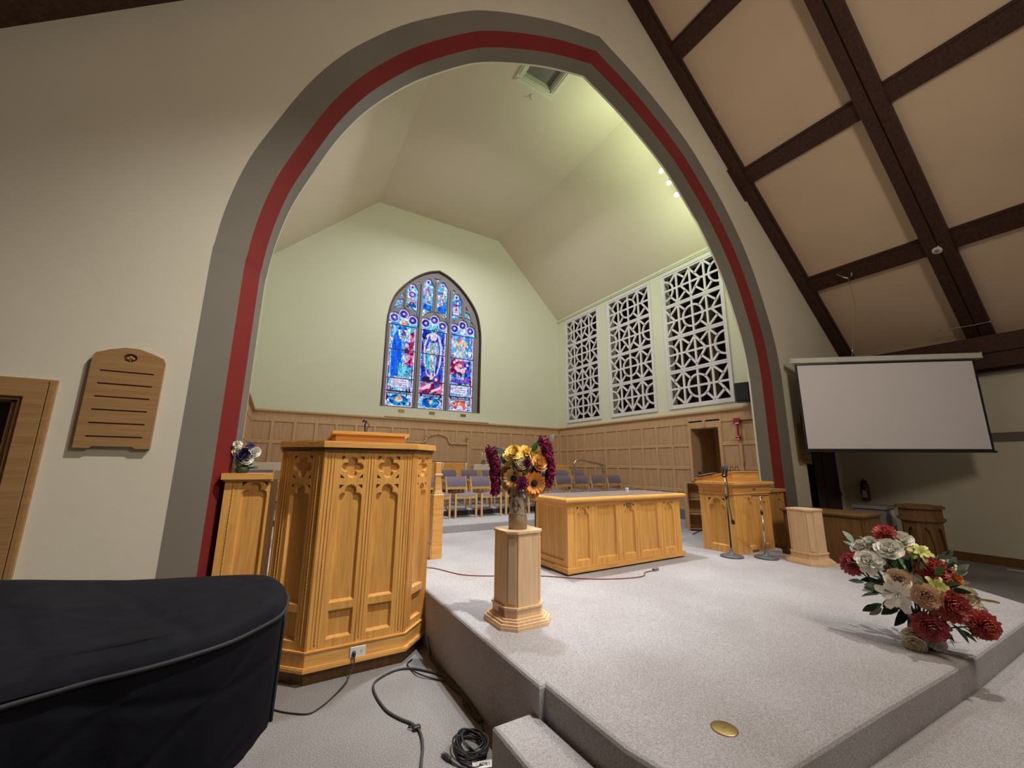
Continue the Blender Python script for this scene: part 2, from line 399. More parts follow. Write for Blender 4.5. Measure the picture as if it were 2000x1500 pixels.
def text_mesh(name, body, size, mat, parent, loc, rot):
    t = bpy.data.curves.new(name+'_curve', 'FONT'); t.body = body; t.size = size; t.align_x = 'CENTER'; t.extrude = .0006
    to = bpy.data.objects.new(name+'_tmp', t); COL.objects.link(to); bpy.context.view_layer.update()
    me = bpy.data.meshes.new_from_object(to.evaluated_get(bpy.context.evaluated_depsgraph_get())); bpy.data.objects.remove(to); bpy.data.curves.remove(t)
    me.materials.clear(); me.materials.append(MT[mat]); o = bpy.data.objects.new(name, me); COL.objects.link(o); o.parent = parent
    o.location = loc; o.rotation_euler = rot; o['kind'] = 'stuff'; return o

def catmull(P, n=6):
    P = [Vector(p) for p in P]; out = []
    for i in range(len(P)-1):
        p0 = P[i-1] if i else P[0]*2-P[1]; p1, p2 = P[i], P[i+1]; p3 = P[i+2] if i+2 < len(P) else P[-1]*2-P[-2]
        for k in range(n):
            t = k/n; out.append(.5*(2*p1+(p2-p0)*t+(2*p0-5*p1+4*p2-p3)*t*t+(3*p1-p0-3*p2+p3)*t**3))
    return out+[P[-1]]

# ================================================================ STRUCTURE
CX = 3.45                       # centre line of the chancel arch
HALF = [(0, 7.66), (.7, 7.41), (1.3, 7.12), (1.8, 6.83), (2.15, 6.56), (2.69, 6.03), (3.04, 5.6), (3.31, 5.2), (3.54, 4.75),
        (3.75, 4.2), (3.87, 3.84), (3.95, 3.46), (3.99, 3.1), (4.0, 2.7), (4.0, 0)]
def smooth_half():
    out = []; P = HALF
    for i in range(len(P)-2):
        p0 = P[i-1] if i > 0 else (P[0][0]*2-P[1][0], P[0][1]*2-P[1][1]); p1, p2, p3 = P[i], P[i+1], P[i+2]
        for k in range(4):
            t = k/4
            out.append(tuple(.5*(2*p1[a]+(p2[a]-p0[a])*t+(2*p0[a]-5*p1[a]+4*p2[a]-p3[a])*t*t+(3*p1[a]-p0[a]-3*p2[a]+p3[a])*t**3) for a in (0, 1)))
    return out+[P[-2], (4.0, 1.4), P[-1]]
SH = smooth_half()
def arch(wd, apex):
    h = [(s*wd/4, z if z <= 2.7 else 2.7+(z-2.7)*(apex-2.7)/4.96) for s, z in SH]
    return [(CX-s, z) for s, z in reversed(h)][:-1]+[(CX+s, z) for s, z in h]      # left foot -> apex -> right foot
AA, AB, AC, AD = arch(4.0, 7.66), arch(3.80, 7.47), arch(3.70, 7.35), arch(3.67, 7.32)
YA, YB, YC, YD = 3.42, 3.49, 3.60, 3.78
RZ = lambda X: 12.65-.876*X     # right slope of the nave roof (board plane)
LZ = lambda X: 6.25+1.03*X      # left slope

# nave floor, platform, steps
fl = MB().box(-4.5, 10.2, -5, 3.8, -.1, 0).build('floor', 'carpet2'); struct(fl)
plat = [(1.262, 3.66), (1.250, 1.83), (1.285, 1.83), (1.285, 1.30), (1.32, 1.12), (1.42, .99), (1.60, .93), (1.8, .925), (2.5, .895), (3.6, .835), (5.1, .80), (5.32, .86), (5.61, 1.22),
        (5.63, 2.99), (5.95, 2.99), (5.95, 3.66), (7.02, 3.68), (7.02, 3.80), (7.4, 3.82), (7.4, 6.16), (-.5, 6.16), (-.5, 3.82), (-.16, 3.80), (-.16, 3.66)]
def rounded_deck(name, poly, z0, z1, mat, kind='structure'):
    m = MB(); b = .018; n = len(poly)
    def off(p, d):
        out = []
        for i in range(n):
            a, q, c = Vector(p[i-1]), Vector(p[i]), Vector(p[(i+1) % n])
            e1 = (q-a).normalized(); e2 = (c-q).normalized()
            nn = (Vector((-e1.y, e1.x))+Vector((-e2.y, e2.x))); k = max(.35, nn.length/2); nn.normalize(); out.append(q+nn*d/k)
        return [tuple(x) for x in out]
    area = sum(poly[i][0]*poly[(i+1) % n][1]-poly[(i+1) % n][0]*poly[i][1] for i in range(n))
    if area < 0: poly = list(reversed(poly))
    m.prism(poly, z0, z1-b)
    q = off(poly, b*.35); r = off(poly, b)
    for A, B, za, zb in ((poly, q, z1-b, z1-b*.35), (q, r, z1-b*.35, z1)):
        m.add([(x, y, za) for x, y in A]+[(x, y, zb) for x, y in B], [(i, (i+1) % n, n+(i+1) % n, n+i) for i in range(n)])
    rings = [[Vector((x, y, 0)) for x, y in r]]
    m.add([(x, y, z1) for x, y in r], [tuple(t) if (r[t[1]][0]-r[t[0]][0])*(r[t[2]][1]-r[t[0]][1])-(r[t[1]][1]-r[t[0]][1])*(r[t[2]][0]-r[t[0]][0]) > 0 else tuple(reversed(t)) for t in tessellate_polygon(rings)])
    o = m.build(name, mat); o['kind'] = kind; return o
rounded_deck('platform', plat, 0, .435, 'carpet')
st = [(1.262, 1.90), (1.03, 1.90), (1.03, 1.18), (1.12, .86), (1.36, .64), (1.7, .55), (5.2, .46), (5.72, .72), (5.90, 1.1), (5.90, 2.2), (5.62, 2.2), (5.61, 1.22), (5.30, .86), (5.1, .80), (3.6, .835), (1.8, .925), (1.42, .99), (1.285, 1.30)]
rounded_deck('platform_step', st, 0, .29, 'carpet')
st2 = [(1.03, 1.15), (.80, 1.15), (.80, .95), (.95, .52), (1.3, .28), (1.7, .20), (5.3, .12), (5.95, .5), (6.12, 1.0), (6.12, 2.0), (5.9, 2.0), (5.90, 1.1), (5.72, .72), (5.2, .46), (1.7, .55), (1.36, .64), (1.12, .86)]
rounded_deck('platform_step', st2, 0, .145, 'carpet')
rounded_deck('choir_step', [(-.5, 6.16), (7.4, 6.16), (7.4, 7.2), (-.5, 7.2)], .3, .555, 'carpet')
a = rounded_deck('choir_step', [(-.5, 7.2), (7.4, 7.2), (7.4, 8.62), (-.5, 8.62)], .3, .665, 'carpet')
a = MB().box(-.5, 7.4, 7.183, 7.199, .556, .640).build('dark_riser_strip', 'darkriser'); struct(a)  # near-black strip along the face of the choir step
rounded_deck('choir_step', [(-.5, 8.62), (7.4, 8.62), (7.4, 9.7), (-.5, 9.7)], .3, .78, 'carpet')

# nave front wall, with the arch and the left door cut out
XR = 8.18
ring = [(-4.5, 0), (-2.25, 0), (-2.25, 1.84), (-1.30, 1.84), (-1.30, 0)]+[(x, z) for x, z in AA]+[(XR, 0), (XR, 2.35), (10.1, 2.35), (10.1, 3.9), (3.35, 9.8), (-4.5, 2.0)]
fw = frame((0, YA, 0), (1, 0, 0), (0, 0, 1), (0, -1, 0))
wf = MB().prism(ring, -.03, 0, fw).build('wall_front', 'wall'); struct(wf)
a = MB().box(XR-.26, XR, YA, 3.7, 0, 2.4).box(XR-.3, 10.2, YA+.01, 3.72, 2.35, 2.5).build('wall_front', 'wall'); struct(a)
def band(name, c1, y1, c2, y2, mat):
    m = MB().sheet([[(x, y1, z) for x, z in c1], [(x, y2, z) for x, z in c2]])
    return struct(m.build(name, mat, None, True))
band('trim_1', AA, YA, AB, YB, 'grey'); band('trim_2', AB, YB, AC, YC, 'red'); band('trim_3', AC, YC, AD, YD, 'grey')
# back side of the arch wall, facing the chancel
ring = [(CX-3.95, 0)]+AD+[(CX+3.95, 0), (CX+3.95, 6.05), (5.22, 8.2), (1.66, 8.2), (CX-3.95, 6.05)]
fb = frame((0, YD, 0), (1, 0, 0), (0, 0, 1), (0, -1, 0))
struct(MB().prism(ring, -.03, 0, fb).build('wall_arch_back', 'chwall'))

# chancel shell
XL, XW, YBK, ZE, ZC = -.5, 7.4, 9.7, 6.02, 8.16
WU, WV = 3.385, 2.845           # window origin
def winout(g=0):
    h = [(0, 3.82), (.30, 3.71), (.62, 3.49), (.90, 3.20), (1.11, 2.90), (1.22, 2.60), (1.28, 2.25), (1.29, 2.0), (1.29, 0)]
    k = 1+g/1.29
    h = [(p.x, p.y) for p in catmull([(x, y, 0) for x, y in h[:-2]], 3)]+h[-2:]
    r = [(x*k, (y*(1+g/3.82)) if y > 0 else -g) for x, y in h]
    return [(-x, y) for x, y in reversed(r)][:-1]+r
ow = [(x+WU, y+WV) for x, y in winout()]
fbk = frame((0, YBK, 0), (1, 0, 0), (0, 0, 1), (0, -1, 0))
wb = MB().prism([(XL-.1, 0), (XW+.1, 0), (XW+.1, ZE), (5.22, ZC+.05), (1.66, ZC+.05), (XL-.1, ZE)], -.25, 0, fbk, [ow]).build('wall_back', 'chwall'); struct(wb)
struct(MB().box(XL-.1, XL, YD, YBK, 0, ZE).build('wall_left', 'chwall'))
GR = [(7.86, 9.26), (6.05, 7.45), (4.26, 5.66)]; GZ0, GZ1 = 2.73, 5.83
frw = frame((XW, 0, 0), (0, 1, 0), (0, 0, 1), (-1, 0, 0))
DY0, DY1, DZ = 4.60, 5.22, 2.25
ring = [(3.78, 0), (DY0, 0), (DY0, DZ), (DY1, DZ), (DY1, 0), (YBK, 0), (YBK, ZE+.02), (3.78, ZE+.02)]
wr = MB().prism(ring, -.22, 0, frw, [rect(a, b, GZ0, GZ1) for a, b in GR]).build('wall_right', 'chwall'); struct(wr)
# ceiling: sloped sides, flat middle with the hatch recess
HX0, HX1, HY0, HY1 = 3.03, 3.64, 3.79, 4.88
cl = MB()
cl.prism(rect(1.66, 5.22, YD, YBK), 0, .06, lambda x, y, z: (x, y, ZC+z), [rect(HX0, HX1, HY0, HY1)])
cl.prism(rect(YD, YBK, 0, sqrt((1.66-XL)**2+(ZC-ZE)**2)), -.06, 0, frame((XL, 0, ZE), (0, 1, 0), (1.66-XL, 0, ZC-ZE), (ZC-ZE, 0, -(1.66-XL))))
cl.prism(rect(YD, YBK, 0, sqrt((XW-5.22)**2+(ZC-ZE)**2)), -.06, 0, frame((XW, 0, ZE), (0, 1, 0), (5.22-XW, 0, ZC-ZE), (-(ZC-ZE), 0, -(XW-5.22))))
clo = struct(cl.build('ceiling', 'chceil'))
m = MB()
for x0, x1, y0, y1 in ((HX0, HX0+.02, HY0, HY1), (HX1-.02, HX1, HY0, HY1), (HX0, HX1, HY1-.02, HY1)): m.box(x0+.001, x1-.001, y0, y1-.001, ZC-.01, ZC+.13)
m.build('hatch_lining', 'chwall', clo)
m = MB()
for x0, x1, y0, y1 in ((HX0-.10, HX0, HY0, HY1), (HX1, HX1+.10, HY0, HY1), (HX0-.10, HX1+.10, HY1, HY1+.12)):
    m.box(x0, x1, y0, y1, ZC-.03, ZC-.001).box(x0+.03, x1-.03, y0+.03, y1-.03, ZC-.045, ZC-.031)
m.build('hatch_frame', 'chwall', clo)
MB().box(HX0, HX1, HY0, HY1, ZC+.10, ZC+.125).build('hatch_board', 'duct', clo)
struct(MB().box(XW-.05, XW, YD, YBK, ZE-.07, ZE-.02).box(XW-.03, XW, YD, YBK, ZE-.10, ZE-.07).build('trim_4', 'chwall'))
# organ loft seen through the grilles
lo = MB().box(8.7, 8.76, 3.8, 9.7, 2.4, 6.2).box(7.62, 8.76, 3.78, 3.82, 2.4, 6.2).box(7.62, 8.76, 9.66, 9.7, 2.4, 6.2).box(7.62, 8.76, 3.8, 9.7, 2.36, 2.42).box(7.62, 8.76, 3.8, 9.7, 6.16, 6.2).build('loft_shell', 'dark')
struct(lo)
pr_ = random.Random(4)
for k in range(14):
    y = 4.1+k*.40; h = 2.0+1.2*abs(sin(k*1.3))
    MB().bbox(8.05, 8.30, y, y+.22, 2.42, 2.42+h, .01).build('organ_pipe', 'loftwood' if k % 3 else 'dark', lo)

# grilles
def tileA(shift):
    m = MB(); W, H, b, t = 1.34, .70, .042, .03
    def seg(y0, z0, y1, z1):
        # clip in y to 0..W
        if y0 > y1: y0, z0, y1, z1 = y1, z1, y0, z0
        if y1 <= 0 or y0 >= W: return
        if y0 < 0: z0 += (z1-z0)*(0-y0)/(y1-y0); y0 = 0
        if y1 > W: z1 = z0+(z1-z0)*(W-y0)/(y1-y0); y1 = W
        m.bar((0, y0, z0), (0, y1, z1), b, t, (1, 0, 0))
    def ver(y):
        if -.001 < y < W+.001: m.bar((0, y, 0), (0, y, H), b, t*.98, (1, 0, 0))
    m.bar((0, 0, H/2), (0, W, H/2), b, t*.96, (1, 0, 0))
    for q in (-1, 0, 1, 2):
        cy = (.5*W if shift == 0 else 0)+q*W       # circle centres
        R = .235
        for k in range(24):
            a0, a1 = 2*pi*k/24, 2*pi*(k+1)/24
            p = (cy+R*cos(a0), H/2+R*sin(a0)); r = (cy+R*cos(a1), H/2+R*sin(a1))
            if -1e-3 <= p[0] <= W+1e-3 and -1e-3 <= r[0] <= W+1e-3: m.bar((0, p[0], p[1]), (0, r[0], r[1]), b, t, (1, 0, 0))
        ver(cy); ver(cy+W/4); ver(cy-W/4); ver(cy+W/2)
        for s in (-1, 1):
            for e in (0, H):
                n = (cy+s*W/4, e); d = Vector((cy-n[0], H/2-e)); L = d.length; d /= L
                seg(n[0], n[1], n[0]+d.x*(L-R), n[1]+d.y*(L-R))            # node to circle
                sc = cy+s*W/2                                              # star centre
                dm = Vector((sc, H/2)); dv = (Vector((sc-s*.235, H/2)), Vector((sc, e+(.045 if e == 0 else -.045))))
                seg(dv[0].x, dv[0].y, dv[1].x, dv[1].y)                    # side of the diamond
                mid = (dv[0]+dv[1])/2; seg(n[0], n[1], mid.x, mid.y)
    return m
tA = tileA(0); tB = tileA(1)
meshes = {}
for gi, (y0, y1) in enumerate(GR):
    lb = ['far one beside the back wall', 'middle one of the three', 'near one beside the arch'][gi]
    g = empty('organ_grille', (XW, y0, GZ0), 0, 'white geometric fretwork organ grille, the '+lb, 'grille', 'organ grilles on the right chancel wall')
    w_ = y1-y0; h_ = GZ1-GZ0
    MB().box(-.03, .03, -.03, .02, -.03, h_+.03).box(-.03, .03, w_-.02, w_+.03, -.03, h_+.03).box(-.03, .03, .02, w_-.02, -.03, .02).box(-.03, .03, .02, w_-.02, h_-.02, h_+.03).build('frame', 'grille', g)
    for r in range(4):
        k = (r+(1 if gi != 1 else 0)) % 2; z = .02+r*(h_-.04)/4; th = (h_-.04)/4
        key = (k, 1)
        if key not in meshes:
            m = MB(); src = tA if k else tB
            m.add([(x, .03+y, .033+zz) for x, y, zz in src.v], src.f)
            m.box(-.02, .02, 0, .034, 0, th-.006).box(-.02, .02, 1.366, 1.40, 0, th-.006).box(-.02, .02, .034, 1.366, 0, .035).box(-.02, .02, .034, 1.366, th-.042, th-.006)
            o = m.build('fretwork_panel', 'grille', g); meshes[key] = o.data
        else:
            o = bpy.data.objects.new('fretwork_panel', meshes[key]); COL.objects.link(o); o.parent = g
        o.location = (0, 0, z); o.scale = (1, (w_-.0)/1.40, 1)

# wainscot of the back and right walls: backing board, stiles, rails, cap, one object per panel
def wainscot(name, fr, cols, rows, cap0, cap1, skip=(), zt=2.37):
    L0, L1 = cols[0], cols[-1]
    root = empty(name, (0, 0, 0)); root['kind'] = 'structure'
    m = MB()
    segs = skip if skip else [(L0, L1)]
    for a, b in segs: m.box(a, b, rows[0], rows[-1]+.02, .004, .012, fr)
    m.build('backing', 'wainsp', root)
    m = MB()
    for i, x in enumerate(cols): m.box(x-.028, x+.028, rows[0], rows[-1], .012, .038, fr)
    m.build('stiles', 'wains', root)
    m = MB()
    for z in rows:
        for a, b in segs: m.box(a, b, z-.03, z+.03, .012, .035, fr)
    m.build('rails', 'wains', root)
    m = MB()
    for a, b in ([(L0, L1)]):
        m.box(a, b, zt+.03, cap1-.06, .004, .036, fr); m.box(a, b, cap1-.06, cap1-.035, .004, .055, fr); m.box(a, b, cap1-.035, cap1, .004, .085, fr)
    m.build('cap_rail', 'wains', root)
    pm = None
    for i in range(len(cols)-1):
        x0, x1 = cols[i]+.028, cols[i+1]-.028
        if skip and not any(a-.01 <= cols[i] and cols[i+1] <= b+.01 for a, b in skip): continue
        for j in range(len(rows)-1):
            z0, z1 = rows[j]+.03, rows[j+1]-.03
            if x1-x0 < .05: continue
            m = MB(); d = .028
            A = [(x0, z0), (x1, z0), (x1, z1), (x0, z1)]; B = [(x0+d*.4, z0+d*.4), (x1-d*.4, z0+d*.4), (x1-d*.4, z1-d*.4), (x0+d*.4, z1-d*.4)]; C = [(x0+d, z0+d), (x1-d, z0+d), (x1-d, z1-d), (x0+d, z1-d)]
            vs = [fr(x, y, .026) for x, y in A]+[fr(x, y, .016) for x, y in B]+[fr(x, y, .020) for x, y in C]
            m.add(vs, [(k, (k+1) % 4, 4+(k+1) % 4, 4+k) for k in range(4)]+[(4+k, 4+(k+1) % 4, 8+(k+1) % 4, 8+k) for k in range(4)]+[(8, 9, 10, 11)])
            m.build('panel', 'wainsp', root)
    return root
rows = [.80, 1.00, 1.46, 1.92, 2.37]
wainscot('trim_5', frame((0, YBK, 0), (1, 0, 0), (0, 0, 1), (0, -1, 0)), [-.47]+[-.08+.412*i for i in range(18)]+[7.345], rows, 2.37, 2.58)
colsR = [3.80, 4.21, 4.57, 5.25]+[5.68+.406*i for i in range(9)]+[9.30, 9.62]
wainscot('trim_6', frW if False else frame((XW, 0, 0), (0, 1, 0), (0, 0, 1), (-1, 0, 0)), colsR, [.64, 1.00, 1.46, 1.92, 2.37], 2.37, 2.58, skip=[(3.80, 4.57), (5.25, 9.66)])
wainscot('trim_7', frame((XL, 0, 0), (0, 1, 0), (0, 0, 1), (1, 0, 0)), [3.85+.45*i for i in range(14)], rows, 2.37, 2.58)
# door head of the right doorway, casing, passage behind
m = MB()
f6 = frame((XW, 0, 0), (0, 1, 0), (0, 0, 1), (-1, 0, 0))
m.box(4.60, 5.22, 2.25, 2.37, 0, .034, f6).box(4.55, 4.61, .5, 2.25, .004, .045, f6).box(5.21, 5.27, .5, 2.25, .004, .045, f6).box(4.87, 4.93, 2.27, 2.40, .02, .05, f6)
m.box(4.56, 4.605, .435, 2.27, -.24, .01, f6).box(5.215, 5.26, .435, 2.27, -.24, .01, f6).box(4.58, 5.24, 2.24, 2.28, -.24, .01, f6)
d3 = struct(m.build('door_2', 'wains'))
MB().box(7.62, 8.3, 4.5, 4.56, .4, 2.4).box(7.62, 8.3, 5.26, 5.32, .4, 2.4).box(8.24, 8.3, 4.5, 5.32, .4, 2.4).box(7.4, 8.3, 4.56, 5.26, 2.3, 2.4).build('passage', 'wains', d3)
for z0, z1 in ((.62, 1.40), (1.46, 2.2)):
    for y0, y1 in ((4.60, 4.88), (4.93, 5.21)): MB().box(8.215, 8.238, y0, y1, z0, z1).build('panel', 'wainsp', d3)
struct(MB().box(7.10, 8.3, 4.60, 5.22, .435, .56).build('platform_step', 'kerb'))
struct(MB().box(7.30, 7.398, 5.24, 6.16, .435, .63).box(7.30, 7.398, 6.16, 7.18, .556, .63).build('baseboard_right', 'kerb'))
# pilaster seen at the right of the chancel beside the arch
struct(MB().box(7.30, 7.40, 3.79, 3.86, .435, 2.62).build('trim_8', 'red'))

# side wall, end wall of the side passage, left door
struct(MB().box(10.1, 10.2, -5, 3.75, 0, 3.6).build('wall_side', 'wall'))
struct(MB().box(10.08, 10.1, -5, 3.7, 1.93, 2.07).build('trim_9', 'grey'))
struct(MB().box(10.07, 10.1, -5, 3.7, 0, .13).box(10.055, 10.07, -5, 3.7, 0, .10).build('baseboard_side', 'oakdark'))
ew = struct(MB().box(8.0, 10.1, 3.72, 3.80, 0, 2.5).build('wall_passage_end', 'wall'))
d1 = struct(MB().box(8.25, 9.74, 3.685, 3.715, 0, 2.2).build('door_3', 'maroon'))
MB().box(9.74, 9.80, 3.67, 3.72, 0, 2.26).box(9.86, 9.91, 3.69, 3.72, 0, 2.3).build('door_casing', 'wall', d1)
for x in (8.45, 9.15):
    for z0, z1 in ((.2, .95), (1.08, 1.95)): MB().box(x, x+.42, 3.675, 3.686, z0, z1).build('panel', 'maroon', d1)
MB().box(9.62, 9.68, 3.63, 3.686, .95, 1.02).build('door_handle', 'brass', d1)
dl = empty('door_1'); struct(dl)
MT['hymnoak'] = oak_mat('tan_oak', (.30, .165, .065), (.38, .215, .09), .5, vert=False)
m = MB()
for k, (o_, d_) in enumerate(((0, .02), (.035, .035), (.085, .02))):
    x = -1.30+(.14-o_ if False else 0)
m.box(-1.30, -1.16, YA-.025, YA, 0, 1.97).box(-1.275, -1.19, YA-.045, YA-.025, 0, 1.945).box(-1.185, -1.165, YA-.035, YA-.02, 0, 1.965)
m.box(-2.39, -1.30, YA-.025, YA, 1.84, 1.97).box(-2.36, -1.275, YA-.045, YA-.025, 1.86, 1.945).box(-2.39, -2.25, YA-.025, YA, 0, 1.97)
m.box(-1.33, -1.295, YA, YA+.12, 0, 1.84).box(-2.25, -1.30, YA, YA+.12, 1.83, 1.87)
m.build('door_casing', 'hymnoak', dl)
MB().box(-2.25, -1.32, YA+.10, YA+.14, 0, 1.84).build('door_leaf', 'maroon', dl)
for z0, z1 in ((.2, .85), (1.0, 1.55)): MB().box(-1.75, -1.42, YA+.085, YA+.10, z0, z1).box(-2.2, -1.87, YA+.085, YA+.10, z0, z1).build('panel', 'maroon', dl)

# nave roof: boards, rafters, purlins
ce = empty('ceiling_nave'); struct(ce)
kx = 1/sqrt(1+.876**2)
frR = frame((0, 0, 12.65), (1, 0, -.876), (0, 1, 0), (-.876, 0, -1))
U = lambda X: X/kx
PX = [(3.05, 3.27), (4.93, 5.15), (6.73, 6.95), (8.60, 8.83), (10.42, 10.7)]
RY = [(1.51, 1.66), (1.345, 1.49), (-.45, -.16), (-2.2, -1.95)]
for i in range(4):
    for y0, y1 in ((1.60, 3.40), (-.30, 1.40), (-2.1, -.32), (-5, -2.1)):
        MB().box(U(PX[i][0]), U(PX[i+1][0]), y0, y1, -.03, 0, frR).build('panel', 'panel', ce)
for x0, x1 in PX[:4]:
    for y0, y1 in ((1.64, 3.42), (-5, 1.36)):
        MB().box(U(x0)+.03, U(x1)-.0, y0, y1, 0, .085, frR).box(U(x0)-.01, U(x0)+.07, y0, y1, 0, .05, frR).build('purlin', 'beam', ce)
for k, (y0, y1) in enumerate([(3.27, 3.42)]+RY):
    MB().box(U(3.3), U(10.5), y0, y1, 0, .17 if k == 0 else .13, frR).build('rafter', 'beam', ce)
MB().box(U(3.3), U(10.5), 1.485, 1.515, 0, .10, frR).build('rafter_spacer', 'beam', ce)
MB().box(U(3.3), U(10.5), 3.24, 3.28, 0, .07, frR).box(U(6.6), U(7.1), 3.40, 3.425, .10, .24, frR).build('rafter_moulding', 'beam', ce)
MB().box(9.82, 10.12, -5, 3.42, 3.10, 3.60).box(9.78, 9.84, -5, 3.40, 3.34, 3.62).box(9.95, 10.1, -5, 3.42, 3.06, 3.12).build('wall_plate', 'beam', ce)
kl = 1/sqrt(1+1.03**2)
frL = frame((0, 0, 6.25), (1, 0, 1.03), (0, 1, 0), (1.03, 0, -1))
for x0, x1 in ((-4.5, -2.3), (-2.1, -.3), (-.1, 1.6), (1.8, 3.4)):
    for y0, y1 in ((1.6, 3.42), (-1.6, 1.6), (-5, -1.6)): MB().box(x0/kl, x1/kl, y0, y1, -.03, 0, frL).build('panel', 'panel', ce)
for x0 in (-2.3, -.3, 1.6): MB().box(x0/kl, (x0+.2)/kl, -5, 3.42, -.02, .09, frL).build('purlin', 'beam', ce)
MB().box(-4.5/kl, 3.4/kl, 3.20, 3.42, 0, .15, frL).build('rafter', 'beam', ce)
MB().box(-4.5/kl, 3.4/kl, 1.35, 1.65, 0, .13, frL).build('rafter', 'beam', ce)
struct(MB().box(-4.6, -4.5, -5, 3.5, 0, 2.4).build('wall_nave_left', 'wall'))

# ---------------------------------------------------------------- stained-glass window
C_ = lambda h: tuple(((int(h[i:i+2], 16)/255)**2.2) for i in (0, 2, 4))
sky = [C_(x) for x in ('8fd0f5', '5aa9ee', 'c6e8fb', '3c7fe0', '7cc4f2', 'd9d6fa', '54b6d8', '9a9af0')]
MT['g_sky'] = stained('glass_sky', sky, 11, 1.25)
MT['g_deep'] = stained('glass_deep_blue', [C_(x) for x in ('2250d8', '3b6de8', '1a2f9a', '4b58c8', '2f86e6', '6a50b8')], 9, 1.15)
MT['g_robe'] = stained('glass_blue_robe', [C_(x) for x in ('1f5cf0', '2a6cf6', '1848d0', '2f7ff2')], 5, 1.0, .02, (2.6, 1, .8))
MT['g_white'] = stained('glass_white_robe', [C_(x) for x in ('cfe4ee', 'a9cfe6', 'e6eef6', '8fb6dc', 'c4cbe8')], 10, 1.0, .04, (2.4, 1, .7))
MT['g_teal'] = stained('glass_teal', [C_(x) for x in ('45c2d8', '6fd8e6', '2a9cc0', '8fe0ea')], 8, .95, .03, (2, 1, .8))
MT['g_red'] = stained('glass_crimson', [C_(x) for x in ('c8205a', 'e85a90', 'a01848', 'f08ab8', '7a1a50')], 11, .9)
MT['g_mix'] = stained('glass_mixed', [C_(x) for x in ('6a5ac8', 'c8408a', 'd8c8ea', '3a3a90', '8f9ae8', '5a2a5a', '7fb8e8', 'e8b8d0')], 10, 1.05)
MT['g_purple'] = stained('glass_purple', [C_(x) for x in ('5a50c8', '7a68d8', '4038a8')], 6, .95, .03)
MT['g_halo'] = stained('glass_gold', [C_(x) for x in ('f0b060', 'f6d9a0', 'e88a50', 'fbeccc')], 12, 1.0)
MT['g_pale'] = stained('glass_lavender_edge', [C_(x) for x in ('e6dcfa', 'cfd2fa', 'f2c8ea', 'd8e8fc')], 16, 1.05, .02)
MT['g_lat'] = stained('glass_lattice', [C_(x) for x in ('7fd0ea', 'a8c8f0', '6ab0e6', 'c8d8f8', '9a90e0')], 14, 1.25, .05)
MT['g_ray'] = stained('glass_ray_blue', [C_(x) for x in ('1a60d0', '2a90e0', '1448a8', '38b8e8')], 13, .95, .04)
MT['g_rose'] = stained('glass_ray_rose', [C_(x) for x in ('e87888', 'f4b0a8', 'd8485a', 'f8d8c8')], 13, .95, .04)
MT['g_dark'] = emit('glass_dark_band', (.02, .015, .07), 1)
MT['g_face'] = emit('glass_flesh', C_('e8c8d8'), .95)
MT['g_text'] = emit('glass_pale_lettering', C_('d8dcf6'), 1.0)
MT['lead'] = flat('lead_bar', (.01, .01, .015), .6)
win = empty('window_1', (WU, YBK, WV)); struct(win)
fwn = frame((0, 0, 0), (1, 0, 0), (0, 0, 1), (0, -1, 0))      # u, v, towards the room
o1 = winout(.0); o2 = winout(-.055)
wa, wb2 = [(x, max(0, y)) for x, y in winout(.028)], [(x, max(0, y)) for x, y in winout(-.012)]
MB().sheet([[fwn(x, y, 0) for x, y in wa], [fwn(x, y, .012) for x, y in wa], [fwn(x, y, .012) for x, y in wb2], [fwn(x, y, -.06) for x, y in wb2]]).build('outer_trim', 'frame', win)
MB().sheet([[fwn(x, y, -.05) for x, y in wb2], [fwn(x, y, -.20) for x, y in wb2]]).build('reveal', 'stone', win)
lan = [(-1.20, -.52), (-.38, .31), (.44, 1.13)]
def lancet(x0, x1):
    h = (x1-x0)/2; c = (x0+x1)/2; T = 2.58; r = .135
    cs = [(c, T-r, r), (c-.235, T-r-.13, r), (c+.235, T-r-.13, r), (c, 2.26, .20), (c-.29, 2.20, .11), (c+.29, 2.20, .11)]
    hd = foil(cs, 0.0, pi, 44, (c, 2.13))
    return [(x0, .03), (x1, .03), (x1, 2.13)]+[p for p in hd]+[(x0, 2.13)]
def upper(x0, x1, yl, yr, top):
    c = (x0+x1)/2
    hd = foil([(c, top-.085, .085), (c, top-.22, .155)], 0, pi, 20, (c, top-.24))
    return [(x0, yl), (x1, yr), (x1, top-.24)]+hd+[(x0, top-.24)]
ups = [(-.82, -.53, 2.68, 2.46, 3.32), (-.40, -.11, 2.47, 2.68, 3.57), (0.0, .30, 2.68, 2.48, 3.57), (.43, .72, 2.46, 2.68, 3.32)]
smalls = [[(-1.16, 2.50), (-.90, 2.66), (-.91, 2.84), (-1.05, 2.80)], [(-.92, 3.02), (-1.0, 2.88), (-.90, 2.89)], [(-.53, 3.43), (-.60, 3.36), (-.53, 3.30)],
          [(-.13, 3.62), (-.035, 3.51), (.06, 3.62)], [(.45, 3.43), (.44, 3.30), (.52, 3.37)],
          [(.82, 2.66), (1.06, 2.50), (.97, 2.80), (.83, 2.84)], [(.83, 3.02), (.82, 2.89), (.92, 2.88)]]
lps = [lancet(*l) for l in lan]; ups_ = [upper(*u) for u in ups]
MB().prism(winout(-.02), -.16, -.06, fwn, lps+ups_+smalls).build('tracery', 'stone', win)
